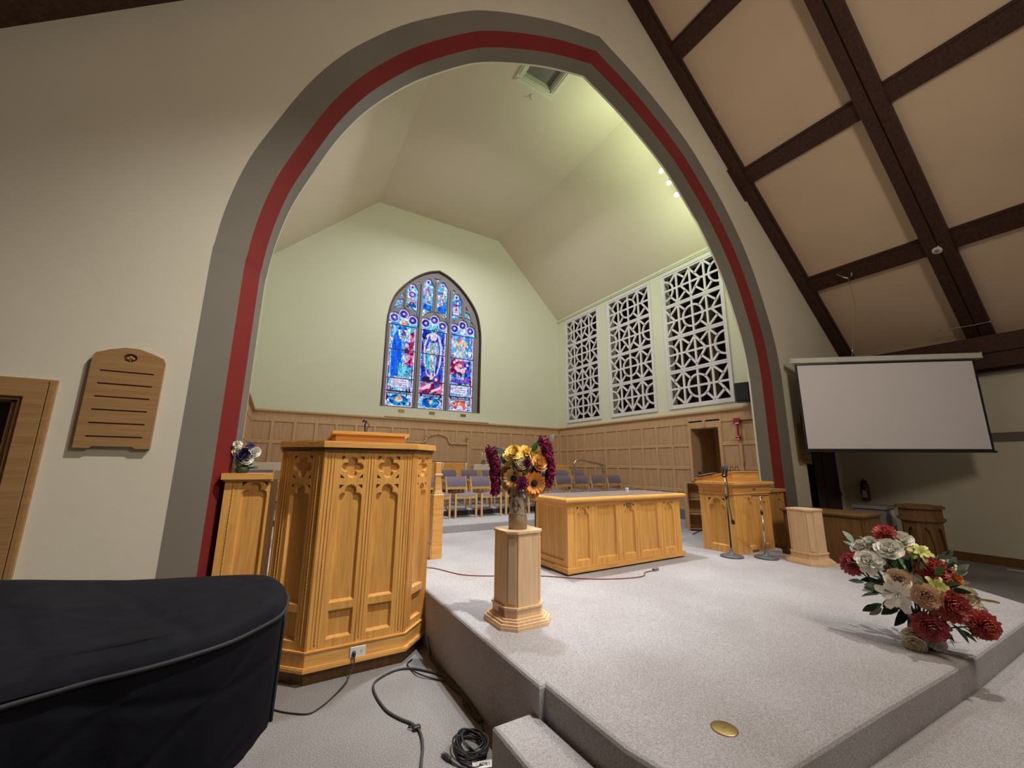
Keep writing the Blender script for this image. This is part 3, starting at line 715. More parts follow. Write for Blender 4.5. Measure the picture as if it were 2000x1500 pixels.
# mullion mouldings standing proud of the tracery
m = MB()
for x in (-.45, .375): m.bar(fwn(x, .0, -.03), fwn(x, 3.35, -.03), .05, .06, (0, 1, 0))
m.bar(fwn(-.055, 2.62, -.04), fwn(-.055, 3.5, -.04), .04, .04, (0, 1, 0))
for x in (-.86, .77): m.bar(fwn(x, 2.6, -.045), fwn(x, 3.1, -.045), .035, .03, (0, 1, 0))
for x0, x1 in lan:
    c = (x0+x1)/2; pts = [fwn(c+(.405)*cos(a)*1.0, 2.15+.52*sin(a)**.85 if sin(a) > 0 else 2.15, -.045) for a in [pi*i/20 for i in range(21)]]
    m.tube(pts, .018, 5)
m.build('mullion', 'stone', win)
def piece(poly, mat, d=-.118, name='glass_piece'):
    return MB().prism(poly, d-.004, d, fwn).build(name, mat, win)
def ell(cx, cy, rx, ry, n=20, a0=0): return [(cx+rx*cos(a0+2*pi*i/n), cy+ry*sin(a0+2*pi*i/n)) for i in range(n)]
vb = [.03, .42, .74, 1.48, 2.13, 2.60]
bg = [['g_lat', 'g_lat', 'g_sky', 'g_sky', 'g_sky'], ['g_lat', 'g_mix', 'g_deep', 'g_deep', 'g_sky'], ['g_lat', 'g_lat', 'g_mix', 'g_sky', 'g_sky']]
for li, (x0, x1) in enumerate(lan):
    for k in range(5):
        MB().box(x0-.03, x1+.03, vb[k], vb[k+1], -.14, -.13, fwn).build('pane', bg[li][k], win)
    m = MB()
    for v in vb[1:5]: m.box(x0-.01, x1+.01, v-.009, v+.009, -.128, -.10, fwn)
    m.build('saddle_bar', 'lead', win)
    for a, b in ((x0, x0+.028), (x1-.028, x1)):
        piece(rect(a, b, .05, 2.12), 'g_pale', -.124, 'border_glass'); 
    piece(rect(x0+.028, x0+.055, .05, 2.1), 'g_mix', -.125, 'border_glass'); piece(rect(x1-.055, x1-.028, .05, 2.1), 'g_mix', -.125, 'border_glass')
    piece(rect(x0, x1, .03, .055), 'g_pale', -.122, 'border_glass')
    c = (x0+x1)/2
    for cx, cy in ((c, 2.445), (c-.235, 2.315), (c+.235, 2.315)):
        piece(ell(cx, cy, .125, .125), 'g_pale', -.127, 'roundel'); piece(ell(cx, cy, .10, .10), 'g_purple', -.121, 'roundel'); piece(ell(cx, cy, .035, .035, 10), 'g_pale', -.118, 'roundel')
    piece(rect(x0+.055, x1-.055, .345, .412), 'g_dark', -.121, 'inscription_band')
    text_mesh('inscription', ('WHOSOEVER LIVETH AND', 'BELIEVETH IN ME', 'SHALL NEVER DIE')[li], (.052, .062, .064)[li], 'g_text', win, fwn(c, .36, -.115), (pi/2, 0, 0))
    # bottom medallion with rays
    piece(ell(c, .20, .235, .140, 24), 'g_rose' if li == 2 else 'g_ray', -.121, 'medallion')
    if li == 0: piece(ell(c, .215, .105, .078, 16), 'g_halo', -.116, 'medallion_device'); piece(rect(c-.09, c+.09, .175, .205), 'g_pale', -.113, 'medallion_device'); piece(rect(c-.10, c+.10, .212, .219), 'g_dark', -.112, 'medallion_device')
    if li == 1: piece([(c-.05, .255), (c-.05, .19), (c, .15), (c+.05, .19), (c+.05, .255)], 'g_halo', -.116, 'medallion_device'); piece([(c-.05, .262), (c, .31), (c+.05, .262)], 'g_red', -.115, 'medallion_device'); piece([(c-.012, .15), (c+.012, .15), (c+.02, .09), (c-.02, .09)], 'g_purple', -.115, 'medallion_device')
    if li == 2:
        piece(ell(c-.01, .235, .05, .05, 12), 'g_halo', -.116, 'medallion_device'); piece([(c-.05, .18), (c+.05, .18), (c+.12, .08), (c-.12, .08)], 'g_pale', -.115, 'medallion_device')
def P(li, pts, mat, d=-.118, name='figure_glass'):
    x0 = lan[li][0]; return piece([(x0+x, y) for x, y in pts], mat, d, name)
# left light: blue-robed figure, pink column, white lilies, green ground, text tablet
P(0, [(.10, .80), (.33, .80), (.35, 1.5), (.30, 1.86), (.20, 1.98), (.12, 1.85), (.08, 1.45)], 'g_robe')
P(0, [(.28, .79), (.42, .79), (.37, 1.15), (.30, 1.15)], 'g_teal', -.116)
P(0, [(.44, .82), (.60, .82), (.60, .90), (.46, .97)], 'g_teal', -.117)
P(0, [(.40, 1.05), (.60, 1.05), (.58, 1.72), (.42, 1.70)], 'g_mix', -.119)
P(0, [(.53, 1.15), (.63, 1.15), (.63, 2.02), (.54, 1.95)], 'g_red', -.117)
P(0, [(.20, 2.0), (.46, 2.02), (.52, 1.86), (.40, 1.70), (.27, 1.78)], 'g_white', -.116)
P(0, ell(.36, 1.90, .065, .045, 12), 'g_purple', -.113)
P(0, [(.18, 2.02), (.45, 2.02), (.42, 2.10), (.22, 2.10)], 'g_deep', -.115)
P(0, ell(.34, 2.20, .10, .08, 14), 'g_halo', -.115); P(0, ell(.34, 2.19, .04, .035, 10), 'g_red', -.112)
P(0, rect(.13, .56, .52, .73), 'g_pale', -.119, 'text_tablet')
for v in (.565, .615, .665): P(0, rect(.17, .50, v, v+.008), 'g_dark', -.113, 'tablet_line')
# middle light: white-robed figure with flame aura, kneeling figure below
aura = [(.20, .92), (.34, .80), (.48, .92), (.58, 1.25), (.60, 1.7), (.52, 2.0), (.34, 2.12), (.16, 2.0), (.09, 1.7), (.11, 1.25)]
P(1, aura, 'g_pale', -.122)
P(1, [(.21, .95), (.34, .88), (.46, .95), (.53, 1.3), (.54, 1.7), (.46, 1.98), (.34, 2.06), (.22, 1.98), (.14, 1.7), (.15, 1.3)], 'g_deep', -.121)
P(1, [(.26, .98), (.42, .98), (.45, 1.45), (.52, 1.50), (.46, 1.80), (.38, 1.86), (.30, 1.86), (.22, 1.78), (.15, 1.52), (.24, 1.48)], 'g_white', -.117)
P(1, [(.17, 1.10), (.27, 1.02), (.25, 1.5), (.19, 1.6)], 'g_teal', -.116)
P(1, ell(.34, 1.96, .10, .10, 16), 'g_pale', -.116); P(1, ell(.34, 1.94, .045, .06, 12), 'g_face', -.113)
P(1, ell(.34, 2.18, .12, .10, 14), 'g_teal', -.117)
P(1, [(.29, .80), (.35, .80), (.36, .98), (.30, .98)], 'g_face', -.115); P(1, [(.40, .82), (.46, .83), (.44, .98), (.39, .98)], 'g_face', -.115)
P(1, [(.06, .46), (.62, .46), (.64, .74), (.50, .84), (.40, .72), (.22, .66), (.06, .60)], 'g_red', -.119)
P(1, [(.10, .74), (.34, .74), (.36, .86), (.12, .88)], 'g_dark', -.119)
P(1, [(.08, .50), (.30, .58), (.34, .68), (.28, .70), (.08, .56)], 'g_face', -.114); P(1, [(.34, .46), (.60, .56), (.62, .66), (.54, .62), (.34, .52)], 'g_face', -.113)
P(1, ell(.46, .86, .075, .06, 12), 'g_deep', -.113); P(1, ell(.46, .82, .04, .04, 10), 'g_face', -.110)
P(1, [(.42, .60), (.52, .60), (.54, .76), (.44, .76)], 'g_deep', -.112)
# right light: radiant figure above a crowd
P(2, ell(.33, 1.85, .17, .19, 18), 'g_halo', -.121)
P(2, [(.20, 1.42), (.46, 1.42), (.48, 1.7), (.40, 1.88), (.33, 1.98), (.26, 1.88), (.19, 1.7)], 'g_white', -.117)
P(2, ell(.33, 1.94, .045, .055, 12), 'g_face', -.113)
P(2, [(.06, .95), (.26, .95), (.26, 1.38), (.14, 1.50), (.06, 1.40)], 'g_red', -.119); P(2, [(.40, .95), (.62, .95), (.62, 1.45), (.50, 1.42), (.42, 1.3)], 'g_deep', -.119)
P(2, [(.22, .90), (.44, .90), (.46, 1.20), (.38, 1.36), (.28, 1.34), (.18, 1.2)], 'g_mix', -.117)
P(2, [(.14, 1.20), (.24, 1.10), (.42, 1.12), (.52, 1.24), (.46, 1.26), (.38, 1.18), (.26, 1.18), (.18, 1.28)], 'g_face', -.113)
for x, y in ((.20, 1.42), (.46, 1.46), (.33, 1.28), (.14, 1.36), (.52, 1.32)): P(2, ell(x, y, .038, .045, 10), 'g_face', -.112)
P(2, ell(.12, .95, .06, .09, 12), 'g_ray', -.113); P(2, [(.05, .80), (.62, .80), (.60, .90), (.08, .92)], 'g_purple', -.119)
P(2, rect(.15, .54, .50, .72), 'g_pale', -.119, 'text_tablet')
for v in (.545, .60, .66): P(2, rect(.19, .49, v, v+.008), 'g_dark', -.113, 'tablet_line')
# upper lights
for k, (x0, x1, yl, yr, top) in enumerate(ups):
    MB().box(x0-.02, x1+.02, min(yl, yr)-.02, top+.02, -.14, -.13, fwn).build('pane', 'g_sky', win); c = (x0+x1)/2
    lo_ = max(yl, yr)
    piece([(x0+.03, lo_), (x1-.03, lo_), (x1-.03, lo_+.16), (x0+.03, lo_+.12)], 'g_ray', -.124)
    piece(ell(c, top-.085, .06, .06, 14), 'g_pale', -.124, 'roundel'); piece(ell(c, top-.085, .035, .035, 12), 'g_ray', -.12, 'roundel')
    if k == 0:
        piece(ell(c, 3.03, .10, .085, 8), 'g_purple', -.121); piece(ell(c, 3.03, .045, .045, 8), 'g_pale', -.117)
        for a in (-.5, -.25, 0, .25, .5): piece([(c+a*.06, 2.94), (c+a*.10-.01, 2.94), (c+a*.34-.012, 2.76), (c+a*.34+.02, 2.76)], 'g_halo', -.119, 'ray')
    if k in (1, 2):
        s = 1 if k == 1 else -1
        piece([(c-.07, 3.02), (c+.09, 2.98), (c+.11, 3.20), (c+.02, 3.30), (c-.05, 3.18)], 'g_white', -.119); piece([(c-.03*s, 3.24), (c+.05*s, 3.22), (c+.01*s, 3.36)], 'g_red', -.116)
        piece([(c-.08*s, 3.0), (c+.09*s, 2.90), (c+.06*s, 2.86), (c-.06*s, 2.94)], 'g_rose', -.115); piece(ell(c+.01, 3.12, .03, .03, 8), 'g_face', -.113)
        piece([(c-.10, 2.70), (c+.10, 2.72), (c+.08, 2.84), (c-.09, 2.86)], 'g_robe', -.122)
    if k == 3:
        piece([(c-.018, 2.78), (c+.018, 2.78), (c+.018, 3.12), (c-.018, 3.12)], 'g_red', -.117); piece(rect(c-.075, c+.075, 2.98, 3.02), 'g_red', -.116); piece(rect(c-.09, c+.09, 2.72, 2.94), 'g_pale', -.121)
for s_ in smalls:
    cx = sum(p[0] for p in s_)/len(s_); cy = sum(p[1] for p in s_)/len(s_)
    piece([(cx+(x-cx)*1.15, cy+(y-cy)*1.15) for x, y in s_], 'g_sky', -.13, 'pane')
    piece([(cx+(x-cx)*.45, cy+(y-cy)*.45) for x, y in s_], 'g_teal', -.12)
MB().box(-1.20, 1.55, -.262, -.240, 0, .10, fwn).build('sill_board', 'wains', win)
struct(MB().box(-1.5, 1.6, -.3, 4.1, -.30, -.26, lambda x, y, z: (WU+x, YBK-z, WV+y)).build('window_backing', 'dark'))
for k, x in enumerate((2.58, 3.36, 4.22)):
    pz = empty('brass_plaque', (x, YBK, 2.76), 0, 'small brass plaque below the '+('left', 'middle', 'right')[k]+' light of the stained glass window', 'plaque', 'brass plaques under the window')
    MB().bbox(-.075, .075, -.012, 0, -.033, .033, .003).build('plate', 'brass', pz)
    m = MB()
    for r in range(2):
        for q in range(7): m.box(-.06+q*.017, -.049+q*.017, -.0135, -.012, .006-r*.022, .012-r*.022)
    m.build('engraving', 'oakdark', pz)['kind'] = 'stuff'

# ================================================================ FURNITURE
def polyline_prism(pts, back, z0, z1, d=0):
    o = offs(pts, d)
    return [o[0]] + list(o[1:]) + [(o[-1][0], back), (o[0][0], back)], z0, z1
# ---- pulpit (half-octagon, on the nave floor)
pul = empty('pulpit', (.6825, 3.70, 0), 0, 'tall carved golden oak pulpit with pierced quatrefoils and a bookrest', 'pulpit')
PO = Vector((.6825, 3.70, 0))
PP = [(.07, 3.63), (.34, 3.36), (1.025, 3.36), (1.262, 3.597)]
PL = [(x-PO.x, y-PO.y) for x, y in PP]
def pslab(name, d, z0, z1, mat='oakh', yb=.42, parent=pul, more=()):
    m = MB()
    for dd, a, b in ((d, z0, z1),)+tuple(more):
        p, a, b = polyline_prism(PL, yb, a, b, dd); m.prism(p, a, b)
    return m.build(name, mat, parent)
pslab('plinth', -.012, 0, .095, 'oakdark')
pslab('base_board', .012, .095, .205, 'oakh', more=((.030, .088, .108), (.026, .108, .116), (.018, .205, .214)))
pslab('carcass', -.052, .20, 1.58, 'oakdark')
pslab('cornice', .016, 1.585, 1.607, 'oakdark', more=((.028, 1.607, 1.616),))
pslab('top', .042, 1.616, 1.655, 'oakh', more=((.034, 1.655, 1.664),))
for i in range(3):
    a, b = Vector(PL[i]), Vector(PL[i+1]); L = (b-a).length; d = (b-a).normalized()
    fr = frame((a.x, a.y, .21), (d.x, d.y, 0), (0, 0, 1), (d.y, -d.x, 0))
    H = 1.585-.21
    if i == 1:
        cols = [(.119, .290), (.392, .572)]; bd = [(.052, .045), (.345, .045), (.636, .045)]
    elif i == 0:
        cols = [(.105, .277)]; bd = [(.045, .04), (.335, .04)]
    else:
        cols = [(.090, .262)]; bd = [(.045, .04), (.30, .04)]
    holes = []; small = []
    for x0, x1 in cols:
        zq = 1.462-.21+.006; hq = (x1-x0)/2*.98
        holes += [gothic(x0, x1, .505-.21, 1.338-.21), quatre((x0+x1)/2, zq, hq), rect(x0, x1, .268-.21, .455-.21)]
        small += spandrels(x0, x1, 1.338-.21)
        c = (x0+x1)/2; g = hq
        for sx in (-1, 1):
            for sz in (-1, 1):
                tri = [(c+sx*g*.98, zq+sz*g*.98), (c+sx*g*.98, zq+sz*g*.62), (c+sx*g*.62, zq+sz*g*.98)]
                if sx*sz < 0: tri.reverse()
                small.append(tri)
    facet(pul, fr, L, H, holes, .026, 'oak', 'oakp', small, .014)
    for x, _ in bd: beading(pul, fr, x, .03, H-.03, .0065)
    m = MB()
    for x in [q for q, _ in bd]:
        for s in (-.022, .022): m.box(x+s-.003, x+s+.003, .02, H-.02, 0, .004, fr)
    m.box(0, .010, 0, H, 0, .007, fr).box(L-.010, L, 0, H, 0, .007, fr)
    m.build('fillet', 'oak', pul)['kind'] = 'stuff'
# side walls behind the facets
MB().box(.07-PO.x, .10-PO.x, -.07, .42, .21, 1.585).build('side_wall', 'oak', pul); MB().box(1.232-PO.x, 1.262-PO.x, -.10, .42, .21, 1.585).build('side_wall', 'oak', pul)
# bookrest
br = MB()
def wedge(m, x0, x1, y0, y1, zb, zf, zk, t):
    m.add([(x0, y0, zf-t), (x1, y0, zf-t), (x1, y1, zk-t), (x0, y1, zk-t), (x0, y0, zf), (x1, y0, zf), (x1, y1, zk), (x0, y1, zk)],
          [(3, 2, 1, 0), (4, 5, 6, 7), (0, 1, 5, 4), (1, 2, 6, 5), (2, 3, 7, 6), (3, 0, 4, 7)])
    return m
X0, X1 = .41-PO.x, .955-PO.x
br.box(X0, X1, -.28, -.255, 1.664, 1.722).box(X0, X0+.02, -.255, .06, 1.664, 1.70).box(X1-.02, X1, -.255, .06, 1.664, 1.70)
br.build('bookrest_box', 'oakh', pul)
wedge(MB(), X0-.03, X1+.03, -.31, .14, 0, 1.748, 1.70, .024).build('bookrest_board', 'oakh', pul)
# outlet, plug
outl = empty('wall_outlet', (.685, 3.345, .153), 0, 'white double outlet with a black plug on the pulpit base', 'outlet')
m = MB(); m.bbox(-.055, .055, -.006, 0, -.036, .036, .003); m.build('plate', 'white', outl)
m = MB()
for x in (-.025, .025):
    for q in (-.006, .006): m.box(x+q-.0015, x+q+.0015, -.0072, -.006, -.004, .008)
    m.box(x-.002, x+.002, -.0072, -.006, -.013, -.009)
m.build('socket', 'greym', outl)['kind'] = 'stuff'
MB().bbox(-.038, -.018, -.034, -.006, -.020, .012, .004).build('plug', 'black', outl)
def cord(name, pts, r, mat, label, cat='cable', group=None, n=6):
    o = MB().tube(catmull(pts, 8), r, n).build(name, mat, None, True); tag(o, label, cat, group); return o
# reading lamp on a gooseneck at the pulpit
gm = empty('gooseneck_lamp', (.69, 3.78, 1.708), 0, 'black gooseneck lamp rising from the back of the pulpit bookrest', 'lamp')
MB().lathe([(.03, 0), (.03, .012), (.012, .02)], n=12).build('base', 'black', gm)
MB().tube(catmull([(0, 0, .015), (0, .0, .08), (-.003, 0, .13), (.006, 0, .16)], 6), .007, 6).build('stem', 'black', gm, True)
MB().tube(catmull([(.016, 0, .01), (.026, 0, .05), (.014, 0, .09), (.034, 0, .125), (.006, 0, .16)], 6), .0035, 5).build('cable', 'black', gm, True)
MB().tube([(-.028, 0, .155), (-.018, 0, .165), (.005, 0, .168), (.012, 0, .162)], [.006, .011, .012, .006], 8).build('lamp_head', 'black', gm, True)

# ---- parapets either side of the arch
def parapet(x0, x1, y, ztop, cols, label, z0=0, cap=.035):
    r = empty('parapet_panel', ((x0+x1)/2, y, 0), 0, label, 'parapet', 'carved parapets at the feet of the arch')
    W = x1-x0; fr = frame((-W/2, 0, z0), (1, 0, 0), (0, 0, 1), (0, -1, 0)); H = ztop-.045-z0
    facet(r, fr, W, H, [gothic(a, b, .20-(z0 if z0 < .2 else 0), H-.012) for a, b in cols], .024, 'oak', 'oakp', sum([spandrels(a, b, H-.012) for a, b in cols], []))
    MB().box(-W/2, W/2+(.045 if x1 < 1 else 0), .035, .16, z0, ztop-.045).build('core', 'oakdark', r)  # left core runs on as a dark filler for the shadowed pulpit gap
    MB().box(-W/2-cap+.01, W/2+(.005 if x1 < 1 else cap-.01), -cap, .18, ztop-.042, ztop).box(-W/2-.01, W/2+.01, -.014, .17, ztop-.056, ztop-.042).build('cap', 'oakh', r)
    return r, fr, H
r_, fr, H = parapet(-.270, .008, 3.50, 1.42, [(.102, .262)], 'carved oak parapet panel between the left arch foot and the pulpit')
beading(r_, fr, .052, .03, H-.02)
r_, fr, H = parapet(6.02, 7.20, 3.50, 1.150, [(.08, .27), (.33, .52), (.58, .77), (.83, 1.10)], 'shaded carved oak parapet panel between the lectern and the right arch foot')
# post and flowers above the left parapet
wp = MB().bbox(-.252, -.212, 3.86, 3.90, .435, 1.60, .004).build('wooden_post', 'oakh'); tag(wp, 'narrow plain wooden post behind the left carved parapet', 'post')

# ---- altar
AX0, AX1, AY0, AY1, AZ = 2.612, 4.345, 3.31, 3.90, .435
al = empty('altar', ((AX0+AX1)/2, (AY0+AY1)/2, AZ), 0, 'long golden oak communion table with carved gothic panels and dark top', 'table')
W = AX1-AX0; D = AY1-AY0
fr = frame((-W/2, -D/2, 0), (1, 0, 0), (0, 0, 1), (0, -1, 0))
nar = [(.118, .288), (.785, .952), (1.446, 1.614)]; wid = [(.395, .668), (1.052, 1.332)]
zt, zb_ = 1.078-AZ, .556-AZ
facet(al, fr, W, 1.10-AZ, [gothic(a, b, zb_, zt) for a, b in nar]+[rect(a, b, zb_, zt) for a, b in wid], .022, 'oak', 'oakp', sum([spandrels(a, b, zt) for a, b in nar], []), .012, y0=.06)
m = MB()
for a, b in nar:
    for x in (a-.03, b+.03): m.box(x-.0025, x+.0025, .075, zt, 0, .003, fr)
for a, b in wid:
    for x in (a-.025, b+.025): m.box(x-.0025, x+.0025, .075, zt, 0, .003, fr)
m.build('fillet', 'oak', al)['kind'] = 'stuff'
for s in (-1, 1):
    fs = frame((-W/2, D/2, 0), (0, -1, 0), (0, 0, 1), (-1, 0, 0)) if s < 0 else frame((W/2, -D/2, 0), (0, 1, 0), (0, 0, 1), (1, 0, 0))
    facet(al, fs, D, 1.10-AZ, [rect(.075, D-.075, zb_, zt)], .022, 'oak', 'oakp', (), .012, y0=.06, name='side_face', trim=(0, .0209) if s < 0 else (.0209, 0))
MB().box(-W/2+.04, W/2-.04, -D/2+.04, D/2, .03, .66).box(-W/2, W/2, D/2-.02, D/2, .06, .665).build('carcass', 'oakdark', al)
def slab(m, e, z0, z1): return m.box(-W/2-e, W/2+e, -D/2-e, D/2+e, z0, z1)
m = MB(); slab(m, .025, .018, .066); m.build('base_board', 'oakh', al)
m = MB(); slab(m, -.03, 0, .018); m.build('shadow_gap', 'black', al)  # black slab stands in for the shadow under the base board
m = MB(); slab(m, .010, .655, .672); slab(m, .024, .672, .686); m.build('cornice', 'oakh', al)
def ring4(m, e0, z0, e1, z1):
    A = [(-W/2-e0, -D/2-e0), (W/2+e0, -D/2-e0), (W/2+e0, D/2+e0), (-W/2-e0, D/2+e0)]; B = [(-W/2-e1, -D/2-e1), (W/2+e1, -D/2-e1), (W/2+e1, D/2+e1), (-W/2-e1, D/2+e1)]
    m.add([(x, y, z0) for x, y in A]+[(x, y, z1) for x, y in B], [(i, (i+1) % 4, 4+(i+1) % 4, 4+i) for i in range(4)])
m = MB()
prof = [(-.02, .684), (.040, .686), (.058, .700), (.060, .716), (.050, .730), (.036, .736), (.020, .737)]
for (e0, z0), (e1, z1) in zip(prof, prof[1:]): ring4(m, e0, z0, e1, z1)
m.box(-W/2-.021, W/2+.021, -D/2-.021, D/2+.021, .728, .7365)
m.build('top', 'oakh', al)
MB().box(-W/2-.012, W/2+.012, -D/2-.012, D/2+.012, .7365, .7385).build('top_inlay', 'leather', al)
MB().box(.865-W/2-.04, .865-W/2+.04, -D/2-.012, -D/2, .628, .652).build('name_plate', 'leather', al)

# ---- lectern
LX0, LX1, LY0, LY1 = 5.03, 5.855, 3.03, 3.50
le = empty('lectern', ((LX0+LX1)/2, (LY0+LY1)/2, .435), 0, 'broad oak lectern with sloping desk beside two microphone stands', 'lectern')
W = LX1-LX0; D = LY1-LY0
fr = frame((-W/2, -D/2, 0), (1, 0, 0), (0, 0, 1), (0, -1, 0)); H = .72
facet(le, fr, W, H, [gothic(a, b, .070, .672) for a, b in ((.248, .415), (.565, .725))], .022, 'oak', 'oakp', sum([spandrels(a, b, .672) for a, b in ((.248, .415), (.565, .725))], []))
fs = frame((-W/2, D/2, 0), (0, -1, 0), (0, 0, 1), (-1, 0, 0))
facet(le, fs, D, H, [gothic(.12, .35, .085, .665)], .022, 'oak', 'oakp', spandrels(.12, .35, .665), name='side_face', trim=(0, .0209))
m = MB()
for x in (.06, .10, .50, .53, .77): m.box(x-.003, x+.003, .02, H-.02, 0, .004, fr)
m.build('fillet', 'oak', le)['kind'] = 'stuff'
MB().box(-W/2+.03, W/2-.002, -D/2+.03, D/2, 0, H).build('carcass', 'oak', le)
MB().box(.30-W/2, .44-W/2, -D/2-.004, -D/2+.01, .005, .03).build('floor_vent', 'oakdark', le)
slab2 = lambda m, e, z0, z1: m.box(-W/2-e, W/2+e, -D/2-e, D/2+e*.3, z0, z1)
m = MB(); slab2(m, .006, H, .79); slab2(m, .014, H-.004, H+.010); m.build('frieze', 'oakh', le)
m = MB()
for e, z0, z1 in ((.012, .79, .806), (.028, .806, .820), (.046, .820, .836), (.056, .836, .858), (.046, .858, .866)): slab2(m, e, z0, z1)
m.build('cornice', 'oakh', le)
MB().box(.43-W/2, .49-W/2, -D/2-.010, -D/2-.004, .752, .782).build('name_plate', 'leather', le)
m = MB(); x0, x1 = .110-W/2, .712-W/2
m.add([(x0, -D/2+.05, .866), (x1, -D/2+.05, .866), (x1, D/2+.10, .866), (x0, D/2+.10, .866), (x0, -D/2+.05, .988), (x1, -D/2+.05, .988), (x1, D/2+.10, .888), (x0, D/2+.10, .888)],
      [(3, 2, 1, 0), (4, 5, 6, 7), (0, 1, 5, 4), (1, 2, 6, 5), (2, 3, 7, 6), (3, 0, 4, 7)]); m.build('desk_box', 'oakh', le)
wedge(MB(), x0-.012, x1+.012, -D/2+.035, D/2+.12, 0, 1.004, .900, .014).build('desk_board', 'oakh', le)

# ---- flower pedestals
def pedestal(cx, cy, zt, label, latch=False, rz=0):
    r = empty('pedestal', (cx, cy, .435), rz, label, 'pedestal')
    h = zt-.435
    m = MB()
    for hh, c, z0, z1 in ((.205, .085, 0, .020), (.200, .082, .020, .034), (.185, .075, .034, .048), (.168, .065, .048, .060)): m.prism(chsq(0, 0, hh, c), z0, z1)
    m.build('base', 'maple', r)
    m = MB(); m.prism(chsq(0, 0, .150, .058), .06, .118); m.prism(chsq(0, 0, .158, .061), .112, .124); m.build('collar', 'maple', r)
    p = chsq(0, 0, .142, .055)
    MB().prism(chsq(0, 0, .139, .054), .12, h-.02).build('shaft', 'maple', r)
    for i in range(8):
        a, b = Vector(p[i]), Vector(p[(i+1) % 8]); d = (b-a).normalized(); L = (b-a).length
        f = frame((a.x, a.y, .124), (d.x, d.y, 0), (0, 0, 1), (d.y, -d.x, 0)); HH = h-.02-.124
        MB().box(.004, L-.004, 0, HH, -.004, .002, f).build('stave', 'maple', r) if i % 2 == 0 else MB().box(.012, L-.012, .02, HH-.03, -.004, .002, f).build('stave', 'maple', r)
    m = MB(); m.prism(chsq(0, 0, .141, .055), h-.022, h-.016); m.prism(chsq(0, 0, .150, .058), h-.016, h); m.build('top', 'maple', r)
    if latch:
        MB().box(.142, .152, -.01, .06, .38, .386).tube([(.150, .02, .383), (.150, .04, .355), (.150, .055, .383)], .004, 5).build('latch', 'brass', r)
    else: MB().box(-.152, -.149, -.07, .0, .072, .108).build('label_plate', 'oakdark', r)
    return r
pedestal(1.600, 2.612, 1.04, 'pale maple octagonal pedestal holding the autumn flower vase')
pedestal(5.385, 2.42, 1.025, 'pale maple octagonal pedestal with a small latch beside the lectern', True, -.12)

# ---- choir chairs
ch = empty('choir_chair', (0, 0, 0)); cw = .43
def leg(m, p, q, a=.034, b=.026): return m.bar(p, q, a, b, (0, 1, 0))
for s in (-1, 1):
    leg(MB(), (s*(cw/2-.014), -.235, 0), (s*(cw/2-.014), -.225, .42)).build('leg', 'chairwood', ch)
    m = MB().tube([(s*(cw/2-.012), .245, 0), (s*(cw/2-.012), .20, .36), (s*(cw/2-.012), .215, .46), (s*(cw/2-.012), .285, .71)], [.014, .019, .019, .013], 6); m.build('leg', 'chairwood', ch)
    MB().bar((s*(cw/2-.016), -.22, .372), (s*(cw/2-.016), .21, .372), .022, .065).build('side_rail', 'chairwood', ch)
def curved(name, y, z, h, bow, t, sag=0, n=8):
    g1 = []
    m = MB(); vs = []; fs = []
    for i in range(n+1):
        x = (-1+2*i/n); X = x*(cw/2-.02); yy = y+bow*(1-x*x); dz = -sag*(1-x*x)
        vs += [(X, yy, z), (X, yy, z+h+dz), (X, yy+t, z+h+dz), (X, yy+t, z)]
    for i in range(n):
        for k in range(4): a = i*4+k; b = i*4+(k+1) % 4; fs.append((a, a+4, b+4, b))
    fs += [(0, 1, 2, 3), (4*n+3, 4*n+2, 4*n+1, 4*n)]
    return m.add(vs, fs).build(name, 'chairwood', ch)
curved('front_rail', -.235, .335, .075, 0, .022, .030); curved('back_rail', .205, .47, .042, .020, .018)
g = []
for j in range(9):
    v = j/8; row = []
    for i in range(9):
        u = -1+i/4; X = u*(cw/2-.026); y = -.235+.44*v; z = .425-.028*(1-u*u)+.006*sin(pi*v)-(.012 if j in (0, 8) else 0)
        row.append((X, y, z))
    g.append(row)
m = MB().sheet(g); m.sheet([[ (x, y, z-.035) for x, y, z in reversed(r)] for r in g])
for e in (g[0], [r[-1] for r in g], list(reversed(g[-1])), list(reversed([r[0] for r in g]))): m.sheet([[(x, y, z-.035) for x, y, z in e], e])
m.build('seat', 'mauve', ch, True)
g = []
for j in range(6):
    v = j/5; row = []
    for i in range(9):
        u = -1+i/4; X = u*(cw/2-.022); y = .215+.05*v+.025*(1-u*u)+.0; row.append((X, y-.014*sin(pi*v), .525+.18*v))
    g.append(row)
m = MB().sheet(g); m.sheet([[(x, y+.034, z) for x, y, z in reversed(r)] for r in g])
for e in (g[0], [r[-1] for r in g], list(reversed(g[-1])), list(reversed([r[0] for r in g]))): m.sheet([[(x, y+.034, z) for x, y, z in e], e])
m.build('backrest', 'mauve', ch, True)
first = True
place = [(3.07+.5125*k, 7.02, .555, 'front', k) for k in range(9)]+[(3.255+.508*k, 7.95, .665, 'back', k) for k in range(8)]+[(2.56, 7.03, .555, 'side', 0), (-.17, 7.95, .665, 'side', 1)]
ordn = ['first', 'second', 'third', 'fourth', 'fifth', 'sixth', 'seventh', 'eighth', 'ninth']
for x, y, z, row, k in place:
    c = ch if first else copy_tree(ch); first = False
    c.location = (x, y, z)
    c['category'] = 'chair'; c['group'] = 'choir chairs in two rows'
    if row == 'front': c['label'] = 'mauve cushioned wooden choir chair, %s from the left newel post in the front row' % ordn[k]
    elif row == 'back': c['label'] = 'mauve cushioned wooden choir chair, %s from the left in the raised back row' % ordn[k]
    else: c['label'] = ('mauve choir chair mostly hidden behind the newel post by the pulpit' if k == 0 else 'mauve choir chair just showing above the left parapet beside the pulpit')

